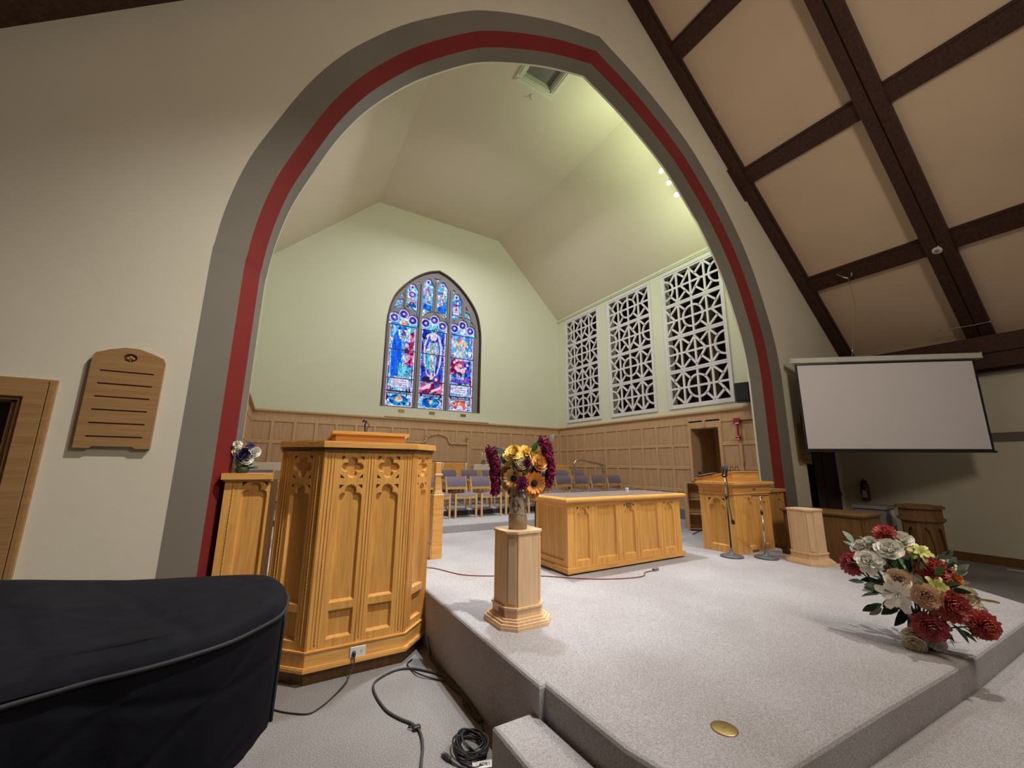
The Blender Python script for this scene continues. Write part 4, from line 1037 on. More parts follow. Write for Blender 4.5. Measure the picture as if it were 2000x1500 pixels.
# ---- benches behind the choir
def bench(x0, x1, z0, z1, mat, label, y=8.88, posts=()):
    r = empty('bench', ((x0+x1)/2, y, .78), 0, label, 'bench', 'benches behind the choir chairs'); W = x1-x0
    MB().bbox(-W/2, W/2, 0, .03, z0-.78, z1-.78, .004).build('backrest', mat, r)
    MB().bbox(-W/2, W/2, -.36, 0, .36, .40, .004).build('seat', mat, r)
    for s in (-1, 1): MB().bbox(s*(W/2-.02)-.02, s*(W/2-.02)+.02, -.36, .03, 0, .36, .004).build('bench_end', mat, r)
    for p in posts: MB().tube([(p-(x0+x1)/2, -.02, .40), (p-(x0+x1)/2-.01, -.02, .60), (p-(x0+x1)/2, -.02, z1-.78+.015)], [.02, .026, .018], 8).build('post', 'maple', r, True)
MT['lightwood'] = flat('pale_glossy_wood', (.72, .62, .50), .22, spec=.7)
bench(2.75, 3.93, 1.20, 1.515, 'oakh', 'golden oak bench back with turned pale posts in front of the carved screen', posts=(3.40, 3.98))
bench(4.19, 4.80, 1.36, 1.492, 'lightwood', 'pale glossy bench back behind the left choir chairs')
bench(-.40, .22, 1.35, 1.50, 'lightwood', 'pale glossy bench back seen above the left parapet')
bench(6.58, 7.10, 1.30, 1.495, 'oakh', 'golden oak bench back at the right end of the choir')
# ---- carved screen (sedilia) against the back wall
th = empty('carved_screen', (3.49, 9.60, .78), 0, 'tall oak back screen with a carved vine crest under the stained glass window', 'screen')
c0 = 3.49
def crest(t, dz):
    return [(-.80, 1.25+dz), (-.34, 1.25+dz), (-.30, 1.30+dz), (-.28, 1.38+dz), (-.20, 1.43+dz), (0, 1.485+dz), (.20, 1.43+dz), (.28, 1.38+dz), (.30, 1.30+dz), (.34, 1.25+dz), (.80, 1.25+dz)]
top = crest(0, 0)
MB().prism([(-.80, .3)]+[(.80, .3)]+list(reversed(top)), 0, .03, lambda x, z, y: (x, -y, z)).build('back_panel', 'wainsp', th)
m = MB()
for a, b in zip(top, top[1:]): m.bar((a[0], -.045, a[1]-.02), (b[0], -.045, b[1]-.02), .03, .055, (0, 0, 1))
m.build('crest_band', 'wains', th)
m = MB(); rr = random.Random(2)
for a, b in zip(top, top[1:]):
    L = sqrt((a[0]-b[0])**2+(a[1]-b[1])**2); n = max(2, int(L/.035))
    for i in range(n):
        t = (i+.5)/n; m.ball((a[0]+(b[0]-a[0])*t, -.062, a[1]+(b[1]-a[1])*t-.02+.010*(-1)**i), .014, 6, 4, (1.3, .6, 1))
o = m.build('carved_vine', 'maple', th, True); o['kind'] = 'stuff'
for s in (-1, 1): MB().bbox(s*.835-.035, s*.835+.035, -.08, .0, 0, 1.36, .005).box(s*.835-.045, s*.835+.045, -.09, .01, 1.36, 1.39).build('post', 'wains', th)
MB().box(-.80, .80, -.05, -.03, .78, .81).build('mid_rail', 'wains', th)
MB().box(-.80, .80, -.04, 0, .1, .78).build('lower_panel', 'wainsp', th)
# candles on a glass stand
cd = empty('candle_stand', (4.475, 8.95, 1.50), 0, 'two slim white candles in glass holders behind the choir chairs', 'candle holder')
MB().lathe([(.05, -.72), (.05, -.70), (.012, -.68), (.012, -.03), (.05, 0), (.06, .04), (.03, .05)], n=12).build('stem', 'greyplastic', cd, True)
for x in (-.03, .045): MB().lathe([(.011, .05), (.011, .27), (.004, .28)], (x, 0, 0), 8).build('candle', 'paper', cd, True)
MB().ball((0, 0, .04), .05, 8, 6).build('greenery', 'darkleaf', cd)

# ---- newel post behind the pulpit
nw = empty('newel_post', (1.725, 4.65, .435), 0, 'square oak newel post with stepped upper shaft behind the pulpit', 'post')
MB().bbox(-.065, .065, -.065, .065, 0, .71, .006).build('lower_post', 'oakh', nw)
MB().prism(chsq(0, 0, .055, .01), .71, .735).prism(chsq(0, 0, .045, .01), .735, .755).build('shoulder', 'maple', nw)
MB().bbox(-.042, .030, -.036, .036, .75, 1.08, .005).build('upper_post', 'oakh', nw)
MB().bbox(-.052, .045, -.045, .045, .925, .945, .004).build('collar', 'maple', nw)
MB().box(-.075, -.066, -.06, .06, 0, .16).build('foot_block', 'oak', nw)

# ---- bronze handrail in front of the choir
hr = empty('handrail', (5.6, 6.30, .555), 0, 'tall bronze double tube handrail standing in front of the right choir chairs', 'handrail')
for dy, s in ((0, 0), (.05, .035)):
    MB().tube(catmull([(-.43+s, dy, 0), (-.43+s, dy, .90), (-.42+s, dy, .975), (-.36+s, dy, 1.03), (-.22, dy, 1.045), (0, dy, 1.01), (.27-s, dy, .965), (.345-s, dy, .94), (.375-s, dy, .88), (.40-s, dy, .45), (.40-s, dy, 0)], 6), .018, 8).build('rail_tube', 'bronze', hr, True)
MB().bar((-.43, .025, .86), (-.395, .025, .86), .04, .03).bar((.37, .025, .80), (.385, .025, .80), .04, .03).build('bracket', 'bronze', hr)
wb_ = MB().bbox(-.016, .016, -.016, .016, 0, .05, .003).build('white_block', 'white'); wb_.location = (3.83, 3.66, 1.174); tag(wb_, 'small white block standing on the dark altar top', 'block')

# ---- microphone stands
def micstand(x, y, h, label, mat='blackm', kind=0):
    r = empty('microphone_stand', (x, y, .435), 0, label, 'microphone stand', 'microphone stands around the lectern')
    MB().lathe([(.125, 0), (.128, .012), (.115, .022), (.045, .036), (.022, .05), (.018, .09), (.010, .10)], n=28).build('base', 'greym', r, True)
    MB().lathe([(.0095, .09), (.0095, h*.72)], n=10).build('lower_tube', 'blackm' if kind != 1 else 'chrome', r, True)
    MB().lathe([(.016, h*.70), (.016, h*.75)], n=10).build('clutch', 'blackm', r, True)
    MB().lathe([(.0065, h*.72), (.0065, h)], n=8).build('upper_tube', 'chrome', r, True)
    return r
ms = micstand(4.86, 3.02, .96, 'black microphone stand with two microphones in front of the left side of the lectern')
for dx in (-.030, .035):
    MB().tube([(dx*.3, 0, .93), (dx, 0, .95), (dx, -.01, .99), (dx*1.1, -.02, 1.07)], [.008, .012, .013, .018], 8).build('microphone', 'black', ms, True)
MB().bar((-.04, 0, .945), (.05, 0, .945), .02, .014).build('mount', 'black', ms)
MB().tube(catmull([(.035, 0, .95), (.05, 0, .80), (.045, 0, .60), (.055, -.01, .45), (.06, -.01, .40)], 6), .005, 5).build('cable', 'cable', ms, True)
MB().tube([(.06, -.01, .43), (.072, -.01, .405), (.078, -.01, .37)], [.010, .022, .018], 8).build('cable_clip', 'black', ms, True)
ms = micstand(5.165, 2.78, .715, 'chrome microphone stand with a bare crossbar in front of the lectern', kind=1)
MB().bar((-.13, .03, .715), (.13, -.03, .715), .012, .010).build('crossbar', 'black', ms)
ms = micstand(6.80, 4.80, .75, 'slim microphone stand with a round base beside the right doorway', kind=1)
MB().tube([(-.05, .03, .77), (0, 0, .76), (.03, -.02, .72)], [.022, .018, .012], 8).build('microphone', 'black', ms, True)
# items on the lectern
it = empty('binder', (5.30, 3.46, 1.372), 0, 'open black binder with white pages lying on the lectern desk', 'binder')
it.rotation_euler = (-.19, 0, 0)
MB().bbox(-.18, .16, -.12, .12, 0, .012, .003).build('cover', 'black', it); MB().bbox(-.17, -.04, -.10, .10, .012, .017, .002).build('pages', 'paper', it)
for k, (x, y, h, lb) in enumerate(((5.50, 3.30, .10, 'small wire book holder on the lectern, the left loop'), (5.62, 3.30, .10, 'small wire book holder on the lectern, the right loop'))):
    o = MB().tube(catmull([(-.045, 0, -.03), (-.03, 0, h*.8), (0, 0, h*.55), (.03, 0, h*.8), (.045, 0, -.03)], 6), .004, 5).build('wire_holder', 'blackm'); o.location = (x, y, 1.42); tag(o, lb, 'book holder')
o = MB().tube(catmull([(0, 0, -.03), (0, 0, .05), (-.012, 0, .10), (.008, 0, .135)], 6), [.005]*18+[.009], 6).build('desk_microphone', 'black', None, True); o.location = (5.80, 3.30, 1.40); o.location = (5.71, 3.24, 1.42); tag(o, 'short black gooseneck microphone at the right corner of the lectern desk', 'microphone')
# music stand and shelf unit behind the lectern
mu = empty('music_stand', (6.02, 4.10, .435), .5, 'black music stand with tilted desk behind the lectern', 'music stand')
MB().lathe([(.012, .02), (.012, .80)], n=8).build('pole', 'blackm', mu, True)
for a in (0, 2.1, 4.2): MB().bar((0, 0, .12), (.24*cos(a), .24*sin(a), .008), .016, .012).build('leg', 'blackm', mu)
f = frame((0, 0, .83), (1, 0, 0), (0, .35, 1), (0, -1, .35)); MB().box(-.22, .22, -.06, .15, 0, .008, f).box(-.22, .22, -.06, -.05, 0, .05, f).build('desk', 'black', mu)
MB().tube([(-.05, 0, .98), (0, 0, 1.06), (.06, 0, 1.0)], .012, 6).build('clamp', 'black', mu)
sh = empty('shelf_unit', (6.30, 4.36, .435), -.75, 'low open oak shelf unit behind the left edge of the lectern', 'shelf')
MB().box(-.22, -.20, 0, .3, 0, .78).box(.20, .22, 0, .3, 0, .78).box(-.22, .22, .28, .30, 0, .78).build('case', 'wains', sh)
for z in (.02, .26, .50, .76): MB().box(-.20, .20, .01, .28, z, z+.02).build('shelf', 'wains', sh)

# ---- wall speaker, fire alarm
sp = empty('wall_speaker', (7.22, 3.98, 2.81), .35, 'black loudspeaker mounted on the right chancel wall next to the arch', 'loudspeaker')
MB().prism([(-.11, -.12), (.05, -.16), (.11, -.05), (.11, .10), (-.02, .14), (-.11, .10)], -.17, .17).build('cabinet', 'black', sp)
MB().box(-.13, -.108, -.10, .09, -.15, .15).build('speaker_grille', 'blackm', sp); MB().box(.10, .19, -.03, .03, -.03, .03).build('bracket', 'greym', sp)
fa = empty('fire_alarm', (7.36, 4.22, 2.32), 0, 'red fire alarm horn with pull station on the right wainscot', 'fire alarm')
MB().bbox(-.05, 0, -.055, .055, -.055, .055, .006).build('horn', 'alarm', fa); MB().box(-.053, -.05, -.05, .02, -.05, -.035).build('horn_label', 'paper', fa)
MB().box(-.02, 0, -.012, .012, -.27, -.05).build('conduit', 'alarm', fa); MB().bbox(-.045, 0, -.04, .04, -.345, -.265, .005).build('pull_station', 'alarm', fa)
MB().box(-.048, -.045, -.03, .03, -.287, -.277).box(-.048, -.045, -.03, .03, -.333, -.322).build('pull_handle', 'paper', fa)
MB().box(-.018, -.004, -.30, -.05, -.012, .004).build('side_conduit', 'beam', fa)

# ---- hymn boards
def hymn(x0, x1, z0, z1, label, dy=.03):
    W = x1-x0; H = z1-z0; r = empty('hymn_board', ((x0+x1)/2, YA, z0), 0, label, 'hymn board', 'hymn boards either side of the arch')
    top = [(W/2, H*.885), (W/2-.012, H*.925), (W*.30, H*.965), (W*.10, H), (-W*.10, H), (-W*.30, H*.965), (-W/2+.012, H*.925), (-W/2, H*.885)]
    poly = [(-W/2, 0), (-W/2+.07, 0), (-W/2+.085, .012), (W/2-.085, .012), (W/2-.07, 0), (W/2, 0)]+top
    f = frame((0, 0, 0), (1, 0, 0), (0, 0, 1), (0, -1, 0))
    ho = [rect(-W*.37, W*.37, H*(.105+.128*i), H*(.118+.128*i)) for i in range(6)]
    MB().prism(poly, .004, dy, f, ho+[ell(0, H*.90, .034, .027, 18)]).build('board', 'hymnoak', r)
    m = MB()
    for i in range(6): m.box(-W*.37, W*.37, H*(.100+.128*i), H*(.122+.128*i), .008, .014, f)
    m.build('slot', 'oakdark', r)
    MB().box(-.04, .04, H*.86, H*.945, .010, .017, f).build('roundel_recess', 'oakdark', r)
    m = MB()
    for a, b in ((0, .0), (.013, -.008), (-.013, -.008)): m.ball((a, -.022, H*.90+b+.006), .0105, 8, 5, (1, .5, 1))
    m.bar((0, -.022, H*.87), (0, -.022, H*.905), .006, .004); m.build('trefoil', 'hymnoak', r)
hymn(-1.035, -.685, 1.575, 2.215, 'arched oak hymn board with six empty slots on the left wall')
hymn(7.66, 8.06, 1.54, 2.24, 'oak hymn board half hidden behind the projection screen')

# ---- projection screen across the right corner
ang = radians(50); dr = Vector((sin(ang), -cos(ang), 0)); P0 = Vector((7.45, 3.25, 0)); nrm = Vector((-cos(ang), -sin(ang), 0))
sc = empty('projection_screen', P0+dr*1.36, 0, 'large pale roll-down projection screen hanging across the right corner', 'projection screen')
sc.rotation_euler = (0, 0, math.atan2(dr.y, dr.x))
MB().box(.05-1.36, 2.66-1.36, -.006, 0, 1.765, 3.205).build('screen_fabric', 'black', sc)
MB().box(.085-1.36, 2.625-1.36, -.0075, -.006, 1.79, 3.185).build('viewing_surface', 'screen', sc)
MB().box(.04-1.36, 2.68-1.36, -.018, .012, 1.735, 1.765).build('weight_bar', 'black', sc)
MB().bbox(-1.36, 2.74-1.36, -.045, .05, 3.225, 3.31, .012).box(-1.365, -1.355, -.05, .055, 3.22, 3.315).box(2.735-1.36, 2.745-1.36, -.05, .055, 3.22, 3.315).build('housing', 'offwhite', sc)
# hanging wires and ceiling brackets
cord('suspension_wire', [(8.60, 2.66, 4.93), (8.35, 2.55, 4.2), (8.1, 2.62, 3.31)], .004, 'chrome', 'thin wire from the purlin bracket to the screen housing', 'wire')
bk = MB().bar((8.58, 2.80, 4.98), (8.60, 2.72, 4.90), .03, .014).tube([(8.60, 2.72, 4.90), (8.62, 2.66, 4.86), (8.66, 2.62, 4.90), (8.64, 2.60, 4.95)], .012, 6).build('ceiling_hook', 'chrome'); tag(bk, 'small metal hook on the dark purlin above the screen', 'hook')
cord('threaded_rod', [(9.78, 1.90, 3.86), (9.80, 1.60, 3.84), (9.84, 1.30, 3.85)], .008, 'chrome', 'thin metal rod near the eaves above the right end of the screen', 'rod')
# smoke detector, sprinkler, spotlights, tubes
sd = empty('heat_detector', (8.71, 1.53, 4.90), 0, 'round white detector on the crossing of the roof beams', 'detector')
dn = Vector((-.659, 0, -.752)); q_ = dn.to_track_quat('Z', 'Y').to_matrix()
MB().lathe([(.075, -.03), (.078, .02), (.055, .045), (.03, .05)], (0, 0, 0), 20, q_).build('housing', 'offwhite', sd, True); MB().lathe([(.028, .045), (.022, .065)], (0, 0, 0), 12, q_).build('sensor', 'greyplastic', sd, True)
sk = empty('sprinkler', (3.37, 5.12, ZC), 0, 'small chrome sprinkler head beside the ceiling hatch', 'sprinkler')
MB().lathe([(.032, -.004), (.030, -.012), (.012, -.016), (.010, -.05)], n=14).build('escutcheon', 'chrome', sk, True); MB().lathe([(.024, -.062), (.024, -.066)], n=12).build('deflector', 'chrome', sk, True)
MT['bulb'] = emit('lamp_glow', (1, .97, .92), 30)
for k, (x, y, z) in enumerate(((5.63, 4.16, 6.86), (5.83, 4.16, 6.70), (6.03, 4.16, 6.52))):
    s_ = empty('spotlight', (x, y, z), 0, ('highest', 'middle', 'lowest')[k]+' of three lit white spotlights behind the right side of the arch', 'spotlight', 'spotlights behind the arch')
    d = (Vector((3.6-.8*k, 3.2, .8))-Vector((x, y, z))).normalized(); q_ = d.to_track_quat('Z', 'Y').to_matrix()
    MB().lathe([(.028, -.10), (.034, -.06), (.046, -.01), (.048, .012), (.042, .012), (.040, .0)], (0, 0, 0), 16, q_).build('lamp_housing', 'white', s_, True)
    MB().lathe([(.036, .0), (.030, .010), (.01, .013)], (0, 0, 0), 14, q_).build('bulb', 'bulb', s_, True)
    MB().bar((0, -.02, 0), (.05, -.24, .06), .02, .02).build('bracket', 'white', s_)

# ================================================================ FLOWERS
def petal(m, a, tilt, L, W, r0=0, curl=0, cup=.15, z0=0, tip=.3, zz0=0):
    ca, sa = cos(a), sin(a); vs = []
    for t, wd in ((0, .35), (.35, .85), (.65, 1), (.88, .78), (1, tip)):
        ti = tilt+curl*t; rr = r0+L*t*cos(ti); zz = zz0+L*t*sin(ti)
        for q in (-1, 0, 1):
            y = q*W*wd/2; z = zz+(cup*W*wd if q else 0)
            vs.append(((rr-(.06*L if q and t == 1 else 0))*ca-y*sa, (rr-(.06*L if q and t == 1 else 0))*sa+y*ca, z))
    m.add(vs, [(i*3+j, i*3+j+1, (i+1)*3+j+1, (i+1)*3+j) for i in range(4) for j in range(2)])
def flower_mesh(t, rd):
    m = MB()
    if t == 'd':      # dahlia: a half ball of many narrow pointed petals
        for k in range(9):
            n = max(5, 20-2*k); ti = radians(-28+13.5*k)
            for i in range(n): petal(m, 2*pi*(i+.5*(k % 2))/n+rd.uniform(-.08, .08), ti+rd.uniform(-.08, .08), (1-.055*k)*rd.uniform(.88, 1.08), .30, .04, .30, .30, 0, .12)
    elif t == 'c':    # carnation / peony: a ruffled ball
        for k in range(8):
            n = max(4, 11-k)
            for i in range(n): petal(m, 2*pi*(i+.5*(k % 2))/n+rd.uniform(-.25, .25), radians(-12+13*k)+rd.uniform(-.12, .12), (1-.06*k)*rd.uniform(.85, 1.08), .55, .03, rd.uniform(-.3, .3), rd.uniform(-.10, .30), 0, .7)
    elif t == 'w':    # open flower with broad rounded petals
        for k in range(4):
            n = 7-k
            for i in range(n): petal(m, 2*pi*(i+.5*(k % 2))/n+rd.uniform(-.1, .1), radians(2+20*k), (1-.15*k), .86, .03, .30, .14, 0, .6)
    elif t == 'r':    # rose: petals wrapped round a tight heart
        for k in range(9):
            n = 6 if k < 3 else (5 if k < 6 else 3)
            for i in range(n): petal(m, 2*pi*(i+.45*k)/n, radians(8+10*k), 1-.055*k, .98-.07*k, .0, .18, .22, 0, .7)
    elif t == 'l':
        for i in range(6): petal(m, 2*pi*i/6+rd.uniform(-.1, .1), radians(38), 1.15, .46, .05, -.75, .10, 0, .1)
        for i in range(6): petal(m, 2*pi*(i+.5)/6+rd.uniform(-.1, .1), radians(52), .85, .40, .03, -.5, .10, 0, .1)
        for i in range(5): m.tube([(0, 0, 0), (.15*cos(i*1.3), .15*sin(i*1.3), .65)], .02, 4)
    elif t == 's':
        for k in range(3):
            for i in range(16): petal(m, 2*pi*(i+.5*k)/16+rd.uniform(-.08, .08), radians(-6+14*k), 1-.10*k, .28, .28, .1, .1, 0, .15)
    return m
FM = {}
frd = random.Random(11)
def flower(parent, p, r, t, c, out, name='flower_head'):
    key = (t, c)
    if key not in FM:
        o = flower_mesh(t, frd).build(name, 'f_'+c, parent, False); FM[key] = o.data
        o.data.polygons.foreach_set('use_smooth', [True]*len(o.data.polygons))
    else:
        o = bpy.data.objects.new(name, FM[key]); COL.objects.link(o); o.parent = parent
    r *= {'d': 1.22, 'c': 1.22, 'w': 1.25, 'r': 1.25, 'l': .98, 's': 1.1}[t]; o.location = p; o.scale = (r, r, r)
    q = Vector(out).to_track_quat('Z', 'Y'); o.rotation_mode = 'QUATERNION'; o.rotation_quaternion = q @ Matrix.Rotation(frd.uniform(0, 6), 4, 'Z').to_quaternion()
    if t in 'sw':
        if t == 's': mm = MB().ball((0, 0, .06), .34, 12, 6, (1, 1, .55)); b = mm.build('flower_centre', 'twine' if False else 'darkseed', o, True)
        else: b = MB().ball((0, 0, .14), .13, 8, 5, (1, 1, .7)).build('flower_centre', 'f_lime', o, True)
    return o
MT['darkseed'] = flat('dark_seed_head', (.03, .012, .006), .9)
def leafmesh(L=1, W=.45, bend=.25):
    m = MB(); vs = []
    P_ = ((0, .05), (.2, .7), (.45, 1), (.7, .8), (.9, .35), (1, .03))
    for t, wd in P_:
        for q in (-1, 0, 1): vs.append((L*t, q*W*wd/2, bend*t*(1-t)*1.2+(.10*W*wd if q else 0)))
    return m.add(vs, [(i*3+j, i*3+j+1, (i+1)*3+j+1, (i+1)*3+j) for i in range(5) for j in range(2)])
LM = {}
def leaf(parent, p, r, d, mat, W=.45):
    key = (mat, W)
    if key not in LM: o = leafmesh(1, W).build('leaf', mat, parent, True); LM[key] = o.data
    else: o = bpy.data.objects.new('leaf', LM[key]); COL.objects.link(o); o.parent = parent
    o.location = p; o.scale = (r*2.2,)*3
    x = Vector(d).normalized(); u = Vector((frd.uniform(-.4, .4), -.8, .6)); y = u.cross(x).normalized(); z = x.cross(y)
    o.rotation_mode = 'QUATERNION'; o.rotation_quaternion = Matrix((x, y, z)).transposed().to_quaternion()
# ---- big spray of silk flowers at the platform front
BC = Vector((3.52, 1.04, .435))
bq = empty('flower_arrangement', BC, 0, 'large red, white and peach silk flower arrangement standing near the platform front edge', 'flower arrangement')
BF = [(3.460,1.301,0.862,0.069,'d','crimson'),(3.435,1.200,0.897,0.067,'c','white'),(3.512,1.108,0.973,0.066,'w','white'),(3.558,1.129,1.070,0.058,'d','red'),
(3.578,1.058,1.032,0.050,'w','white'),(3.523,1.260,0.955,0.049,'w','white'),(3.572,1.004,0.955,0.052,'c','peach'),(3.540,0.932,0.892,0.069,'d','red'),(3.656,0.887,0.924,0.041,'c','cream'),
(3.441,1.064,0.807,0.061,'r','tan'),(3.487,1.012,0.793,0.063,'c','white'),(3.399,1.068,0.739,0.101,'l','white'),(3.420,0.951,0.755,0.061,'r','peach'),(3.475,0.865,0.720,0.080,'d','red'),
(3.430,0.954,0.586,0.075,'d','pink'),(3.554,0.766,0.629,0.069,'d','red'),(3.448,1.041,0.516,0.049,'w','cream'),(3.427,1.041,0.475,0.048,'w','cream'),(3.630,0.868,0.837,0.047,'c','orange'),
(3.587,0.834,0.750,0.060,'w','cream'),(3.628,0.799,0.687,0.048,'c','white'),(3.521,0.964,0.982,0.057,'l','lime'),(3.444,0.902,0.817,0.054,'l','lime'),(3.500,0.962,0.487,0.038,'w','white'),(3.536,1.211,1.001,0.035,'w','white')]
cen = Vector((3.62, 1.06, .74))
for x, y, z, r, t, c in BF:
    p = Vector((x, y, z)); out = (p-cen).normalized()*.8+Vector((-.75, -.35, .15)); flower(bq, p-BC, r, t, c, out)
BL = [(3.471,1.313,1.017,0.042),(3.509,1.243,1.008,0.035),(3.481,1.308,0.973,0.035),(3.547,1.117,1.041,0.047),(3.584,0.990,0.881,0.064),(3.521,1.093,0.882,0.072),(3.530,1.047,0.875,0.058),(3.552,1.155,0.772,0.050),
(3.511,1.172,0.742,0.067),(3.494,1.228,0.778,0.048),(3.558,1.166,0.614,0.067),(3.540,1.115,0.587,0.072),(3.569,1.090,0.559,0.065),(3.567,1.017,0.654,0.048),(3.614,0.882,0.601,0.060),(3.589,0.863,0.557,0.044),
(3.595,0.948,0.520,0.045),(3.591,1.019,0.500,0.045),(3.593,0.931,0.500,0.045),(3.618,0.892,0.986,0.044),(3.621,0.864,0.996,0.031),(3.588,0.846,0.954,0.031),(3.523,1.240,0.755,0.027),(3.524,1.201,0.749,0.034),
(3.601,0.851,0.794,0.043),(3.600,0.795,0.753,0.036),(3.601,0.982,0.645,0.057),(3.561,1.036,0.843,0.058),(3.566,1.075,0.927,0.053),(3.635,0.859,0.53,0.04)]
for i, (x, y, z, r) in enumerate(BL):
    p = Vector((x, y, z)); d = (p-Vector((3.60, 1.06, .72))).normalized(); mat = ('leaf', 'darkleaf', 'sage')[0 if i in (4, 5, 6, 27, 28, 20) else (2 if i in (0, 1, 2, 3, 14, 19, 21, 22) else 1)]
    leaf(bq, p-d*r-BC, r, d+Vector((frd.uniform(-.3, .3), frd.uniform(-.3, .3), frd.uniform(-.3, .3))), mat, .6 if mat == 'sage' else .42)
for i in range(150):
    a = frd.uniform(0, 2*pi); e = frd.uniform(-.7, 1.2); R3 = frd.uniform(.04, .23)
    d = Vector((cos(a)*cos(e), sin(a)*cos(e)*1.1, sin(e))); p = Vector((3.58, 1.04, .74))+d*R3
    if p.z < .50: continue
    leaf(bq, p-BC, frd.uniform(.025, .05), d, frd.choice(['darkleaf', 'darkleaf', 'leaf', 'sage']), .42)
for x, y, z, r, t, c in BF:
    MB().tube([(0.02, 0, .10), ((x-BC.x)*.5+.03, (y-BC.y)*.5, (z-BC.z)*.5+.04), (x-BC.x, y-BC.y, z-BC.z)], .004, 4).build('stem', 'darkleaf', bq)
MB().lathe([(.075, 0), (.08, .01), (.06, .05), (.045, .14), (.06, .18), (.02, .20)], (.02, 0, 0), 16).build('holder', 'black', bq, True)
MB().tube(catmull([(-.04, .20, .38), (-.05, .17, .33), (-.03, .12, .27), (0.0, .06, .2)], 6), .006, 5).build('drooping_twig', 'darkleaf', bq, True)
# ---- vase with autumn flowers on the pedestal
VC = Vector((1.60, 2.612, 1.041))
va = empty('vase', VC, 0, 'tall woven vase on the octagonal maple pedestal', 'vase')
MB().lathe([(.066, .095), (.064, .12), (.063, .20), (.0635, .285), (.060, .285), (.060, .12), (.02, .11)], n=28).build('body', 'vase', va, True)
MB().lathe([(.062, 0), (.068, .003), (.0685, .092), (.067, .100), (.03, .10)], n=28).build('jute_band', 'burlap', va, True)
m = MB(); vr = random.Random(5)
for i in range(34):
    a = vr.uniform(0, 6.28); z = vr.uniform(.13, .26); pts = []
    for k in range(7):
        pts.append((.0655*cos(a), .0655*sin(a), min(.28, max(.115, z)))); a += vr.uniform(-.25, .25); z += vr.uniform(-.03, .03)
    m.tube(pts, .0022, 4)
m.build('vine_netting', 'twine', va, True)['kind'] = 'stuff'
af = empty('flower_arrangement', VC+Vector((0, 0, .20)), 0, 'yellow, orange and wine autumn silk flowers in the tall vase', 'flower arrangement')
AFC = VC+Vector((0, 0, .20))
VF = [(1.569,2.629,1.568,0.078,'c','yellow'),(1.675,2.622,1.581,0.060,'c','yellow'),(1.725,2.569,1.554,0.050,'w','yellow'),(1.720,2.513,1.508,0.058,'w','amber'),(1.625,2.536,1.508,0.030,'d','wine'),(1.655,2.576,1.470,0.042,'w','cream'),
(1.708,2.544,1.448,0.039,'d','wine'),(1.544,2.668,1.431,0.050,'w','amber'),(1.545,2.585,1.396,0.060,'s','amber'),(1.626,2.594,1.432,0.050,'c','amber'),(1.587,2.524,1.365,0.045,'d','magenta'),(1.668,2.498,1.364,0.068,'s','orange'),
(1.664,2.547,1.396,0.046,'c','amber'),(1.754,2.551,1.338,0.050,'c','amber'),(1.691,2.554,1.295,0.046,'c','amber'),(1.528,2.654,1.356,0.042,'c','amber'),(1.60,2.56,1.50,.04,'w','cream')]
for x, y, z, r, t, c in VF:
    p = Vector((x, y, z)); out = (p-Vector((1.64, 2.66, 1.42))).normalized()*.8+Vector((-.45, -.75, .1)); flower(af, p-AFC, r, t, c, out)
VLv = [(1.456,2.698,1.605),(1.49,2.68,1.571),(1.487,2.679,1.518),(1.705,2.546,1.627),(1.808,2.482,1.69),(1.593,2.614,1.469),(1.659,2.574,1.432),(1.61,2.604,1.339),(1.561,2.634,1.319),(1.665,2.57,1.302),(1.51,2.665,1.525),(1.744,2.522,1.414)]
for i, (x, y, z) in enumerate(VLv):
    p = Vector((x, y, z)); d = (p-Vector((1.62, 2.60, 1.40))).normalized(); leaf(af, p-d*.04-AFC, .040, d, 'sage' if i == 4 else 'leaf' if i == 3 else 'darkleaf', .5)
for i in range(40):
    a = frd.uniform(0, 2*pi); e = frd.uniform(-.3, 1.3); d = Vector((cos(a)*cos(e), sin(a)*cos(e), sin(e)))
    leaf(af, Vector((1.62, 2.61, 1.42))+d*frd.uniform(.02, .10)-AFC, frd.uniform(.025, .04), d, 'darkleaf', .45)
def hanging(pts, n, seed, parent):
    rr = random.Random(seed); P = catmull(pts, 6); m = MB(); m2 = MB()
    for i in range(n):
        t = rr.random(); p = P[int(t*(len(P)-1))]; w_ = .040*(1-.45*t)
        a = rr.uniform(0, 2*pi); e = rr.uniform(-.6, .9); d = Vector((cos(a)*cos(e), sin(a)*cos(e), sin(e))); q = p+d*w_
        up = Vector((-d.y, d.x, .3)).normalized(); sd = d.cross(up).normalized()
        mm = m if rr.random() < .72 else m2
        for k in range(3):
            b = up*cos(k*2.1)+sd*sin(k*2.1); c_ = up*cos(k*2.1+.9)+sd*sin(k*2.1+.9); s_ = rr.uniform(.012, .018)
            mm.add([q, q+b*s_+d*.004, q+(b+c_)*s_*.85+d*.007, q+c_*s_+d*.003], [(0, 1, 2, 3)])
    m.build('hanging_blossoms', 'f_wine', parent)['kind'] = 'stuff'; m2.build('hanging_blossoms', 'f_berry', parent)['kind'] = 'stuff'
hanging([Vector(p)-AFC for p in [(1.423,2.719,1.60),(1.434,2.712,1.544),(1.454,2.699,1.487),(1.449,2.703,1.43),(1.456,2.698,1.374),(1.457,2.698,1.329),(1.451,2.702,1.285)]], 520, 1, af)
hanging([Vector(p)-AFC for p in [(1.765,2.509,1.67),(1.785,2.497,1.624),(1.791,2.493,1.566),(1.803,2.485,1.509),(1.806,2.484,1.453),(1.799,2.488,1.396),(1.789,2.494,1.35)]], 620, 2, af)
